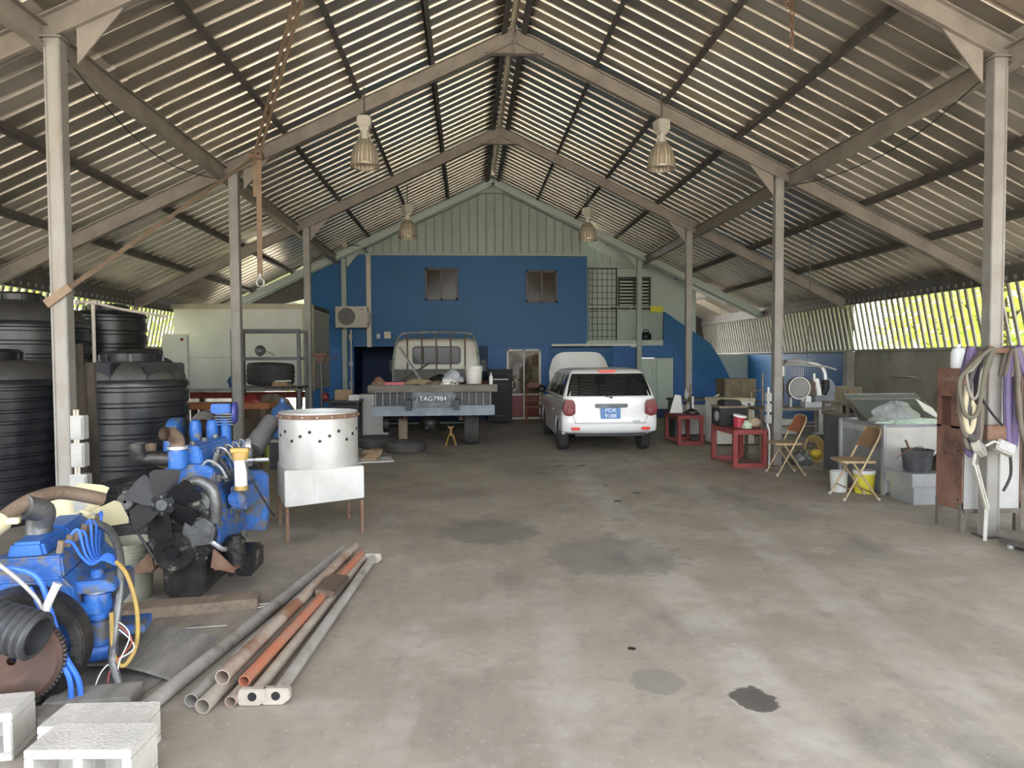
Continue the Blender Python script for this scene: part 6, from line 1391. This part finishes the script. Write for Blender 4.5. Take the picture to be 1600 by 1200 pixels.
# ================================================================ outside
m_leaf = bpy.data.materials.new('sunlit_leaf'); m_leaf.use_nodes = True
def leafmat(m, c1, c2):
    t_ = m.node_tree; L = t_.links; b = t_.nodes['Principled BSDF']; out = t_.nodes['Material Output']
    n = t_.nodes.new('ShaderNodeTexNoise'); n.inputs['Scale'].default_value = 2.2; n.inputs['Detail'].default_value = 4
    g = t_.nodes.new('ShaderNodeTexCoord'); L.new(g.outputs['Object'], n.inputs['Vector'])
    r = t_.nodes.new('ShaderNodeMapRange'); r.inputs['From Min'].default_value = .38; r.inputs['From Max'].default_value = .62; L.new(n.outputs[0], r.inputs[0])
    x = t_.nodes.new('ShaderNodeMix'); x.data_type = 'RGBA'; x.inputs[6].default_value = (*c1, 1); x.inputs[7].default_value = (*c2, 1); L.new(r.outputs[0], x.inputs[0])
    L.new(x.outputs[2], b.inputs['Base Color']); b.inputs['Roughness'].default_value = .5
    tr = t_.nodes.new('ShaderNodeBsdfTranslucent'); L.new(x.outputs[2], tr.inputs[0])
    ad = t_.nodes.new('ShaderNodeMixShader'); ad.inputs[0].default_value = .45; L.new(b.outputs[0], ad.inputs[1]); L.new(tr.outputs[0], ad.inputs[2]); L.new(ad.outputs[0], out.inputs['Surface'])
leafmat(m_leaf, (.60,.66,.10), (.36,.50,.07))
m_leaf2 = bpy.data.materials.new('deep_leaf'); m_leaf2.use_nodes = True; leafmat(m_leaf2, (.28,.42,.06), (.48,.56,.08))
def tree(label, x, y, h, rx, rz_, n, mat, seed, zc=None):
    rnd = random.Random(seed); t = T('tree', label, 'tree', (x, y, -.12), 0, 'trees outside the shed')
    b = MB(); b.tube([(0, 0, 0), (.05, .03, h*.3), (-.04, .06, h*.6)], [.11, .09, .05], 8)
    for k in range(5): a_ = k*1.3; b.tube([(0, 0, h*(.25+.07*k)), (rx*.5*math.cos(a_), rx*.5*math.sin(a_), h*(.45+.08*k))], [.045, .02], 6)
    b.build('trunk', m_woodd, t)
    f = MB(); zc = zc or h*.55
    for _ in range(n):
        while True:
            p = Vector((rnd.uniform(-1, 1), rnd.uniform(-1, 1), rnd.uniform(-1, 1)))
            if .15 < p.length < 1: break
        c = Vector((p.x*rx, p.y*rx, zc+p.z*rz_)); s = rnd.uniform(.07, .15)
        u = Vector((rnd.gauss(0, 1), rnd.gauss(0, 1), rnd.gauss(0, .6))).normalized(); v = u.cross(Vector((rnd.gauss(0, 1), rnd.gauss(0, 1), rnd.gauss(0, 1)))).normalized()
        f.v += [tuple(c-u*s), tuple(c+v*s*.45), tuple(c+u*s), tuple(c-v*s*.45)]; q = len(f.v); f.f.append((q-4, q-3, q-2, q-1))
    o = f.build('foliage', mat, t, smooth=0); o['kind'] = 'stuff'
    return t
TR = [('bright yellow-green tree close behind the middle of the right slats', 10.6, 13.0, 4.6, 1.5, 2.2, m_leaf), ('bright tree behind the right slats, next beyond the corner post', 12.0, 17.0, 4.4, 1.4, 2.1, m_leaf),
      ('bushy tree behind the right slats near the nearest right column', 10.8, 10.6, 4.4, 1.3, 2.0, m_leaf2), ('leafy tree outside at the right picture edge', 10.7, 8.2, 4.2, 1.3, 2.0, m_leaf),
      ('tall tree farther back behind the right slats', 13.4, 11.6, 6.0, 2.2, 2.9, m_leaf2), ('tall tree outside behind the right slats, farther along', 13.6, 15.2, 6.0, 2.2, 2.9, m_leaf),
      ('green tree outside the left slats behind the tallest tank', -9.3, 9.8, 4.6, 1.5, 2.2, m_leaf2), ('bright tree outside the left slats beside the leaning panel', -9.4, 13.2, 4.6, 1.6, 2.2, m_leaf),
      ('tree outside the left slats behind the white truck box', -9.4, 16.8, 4.6, 1.6, 2.2, m_leaf2), ('tree standing beyond the gap left of the blue wall', -6.4, 27.0, 5.0, 1.7, 2.3, m_leaf), ('tree outside beyond the farthest left slats', -9.2, 20.6, 5.0, 1.8, 2.4, m_leaf)]
for k, (lb, x_, y_, h_, rx_, rz_, mt) in enumerate(TR): tree(lb, x_, y_, h_, rx_, rz_, 2600, mt, 100+k)
t = T('neighbour_house', 'small neighbouring house with a red roof seen through the right slats', 'house', (13.2, 8.4, -.12), .1)
b = MB(); b.box((0, 0, 1.3), (2.6, 3.4, 2.6)); b.build('wall', m_white, t)
b = MB(); b.prism([(-1.7, 2.5), (1.7, 2.5), (0, 3.5)], -2.0, 2.0, 'xz'); b.build('roof', M('red_roof', (.50,.10,.07), .7, 0, (.40,.10,.07), 4, .5), t)
b = MB(); b.box((-1.5, 2.2, 1.25), (.12, .12, 2.5)); b.build('post', M('red_post', (.55,.08,.05), .6), t)
b = MB(); b.box((-1.31, 0, 1.5), (.04, .9, .9)); b.build('window', m_glassd, t)
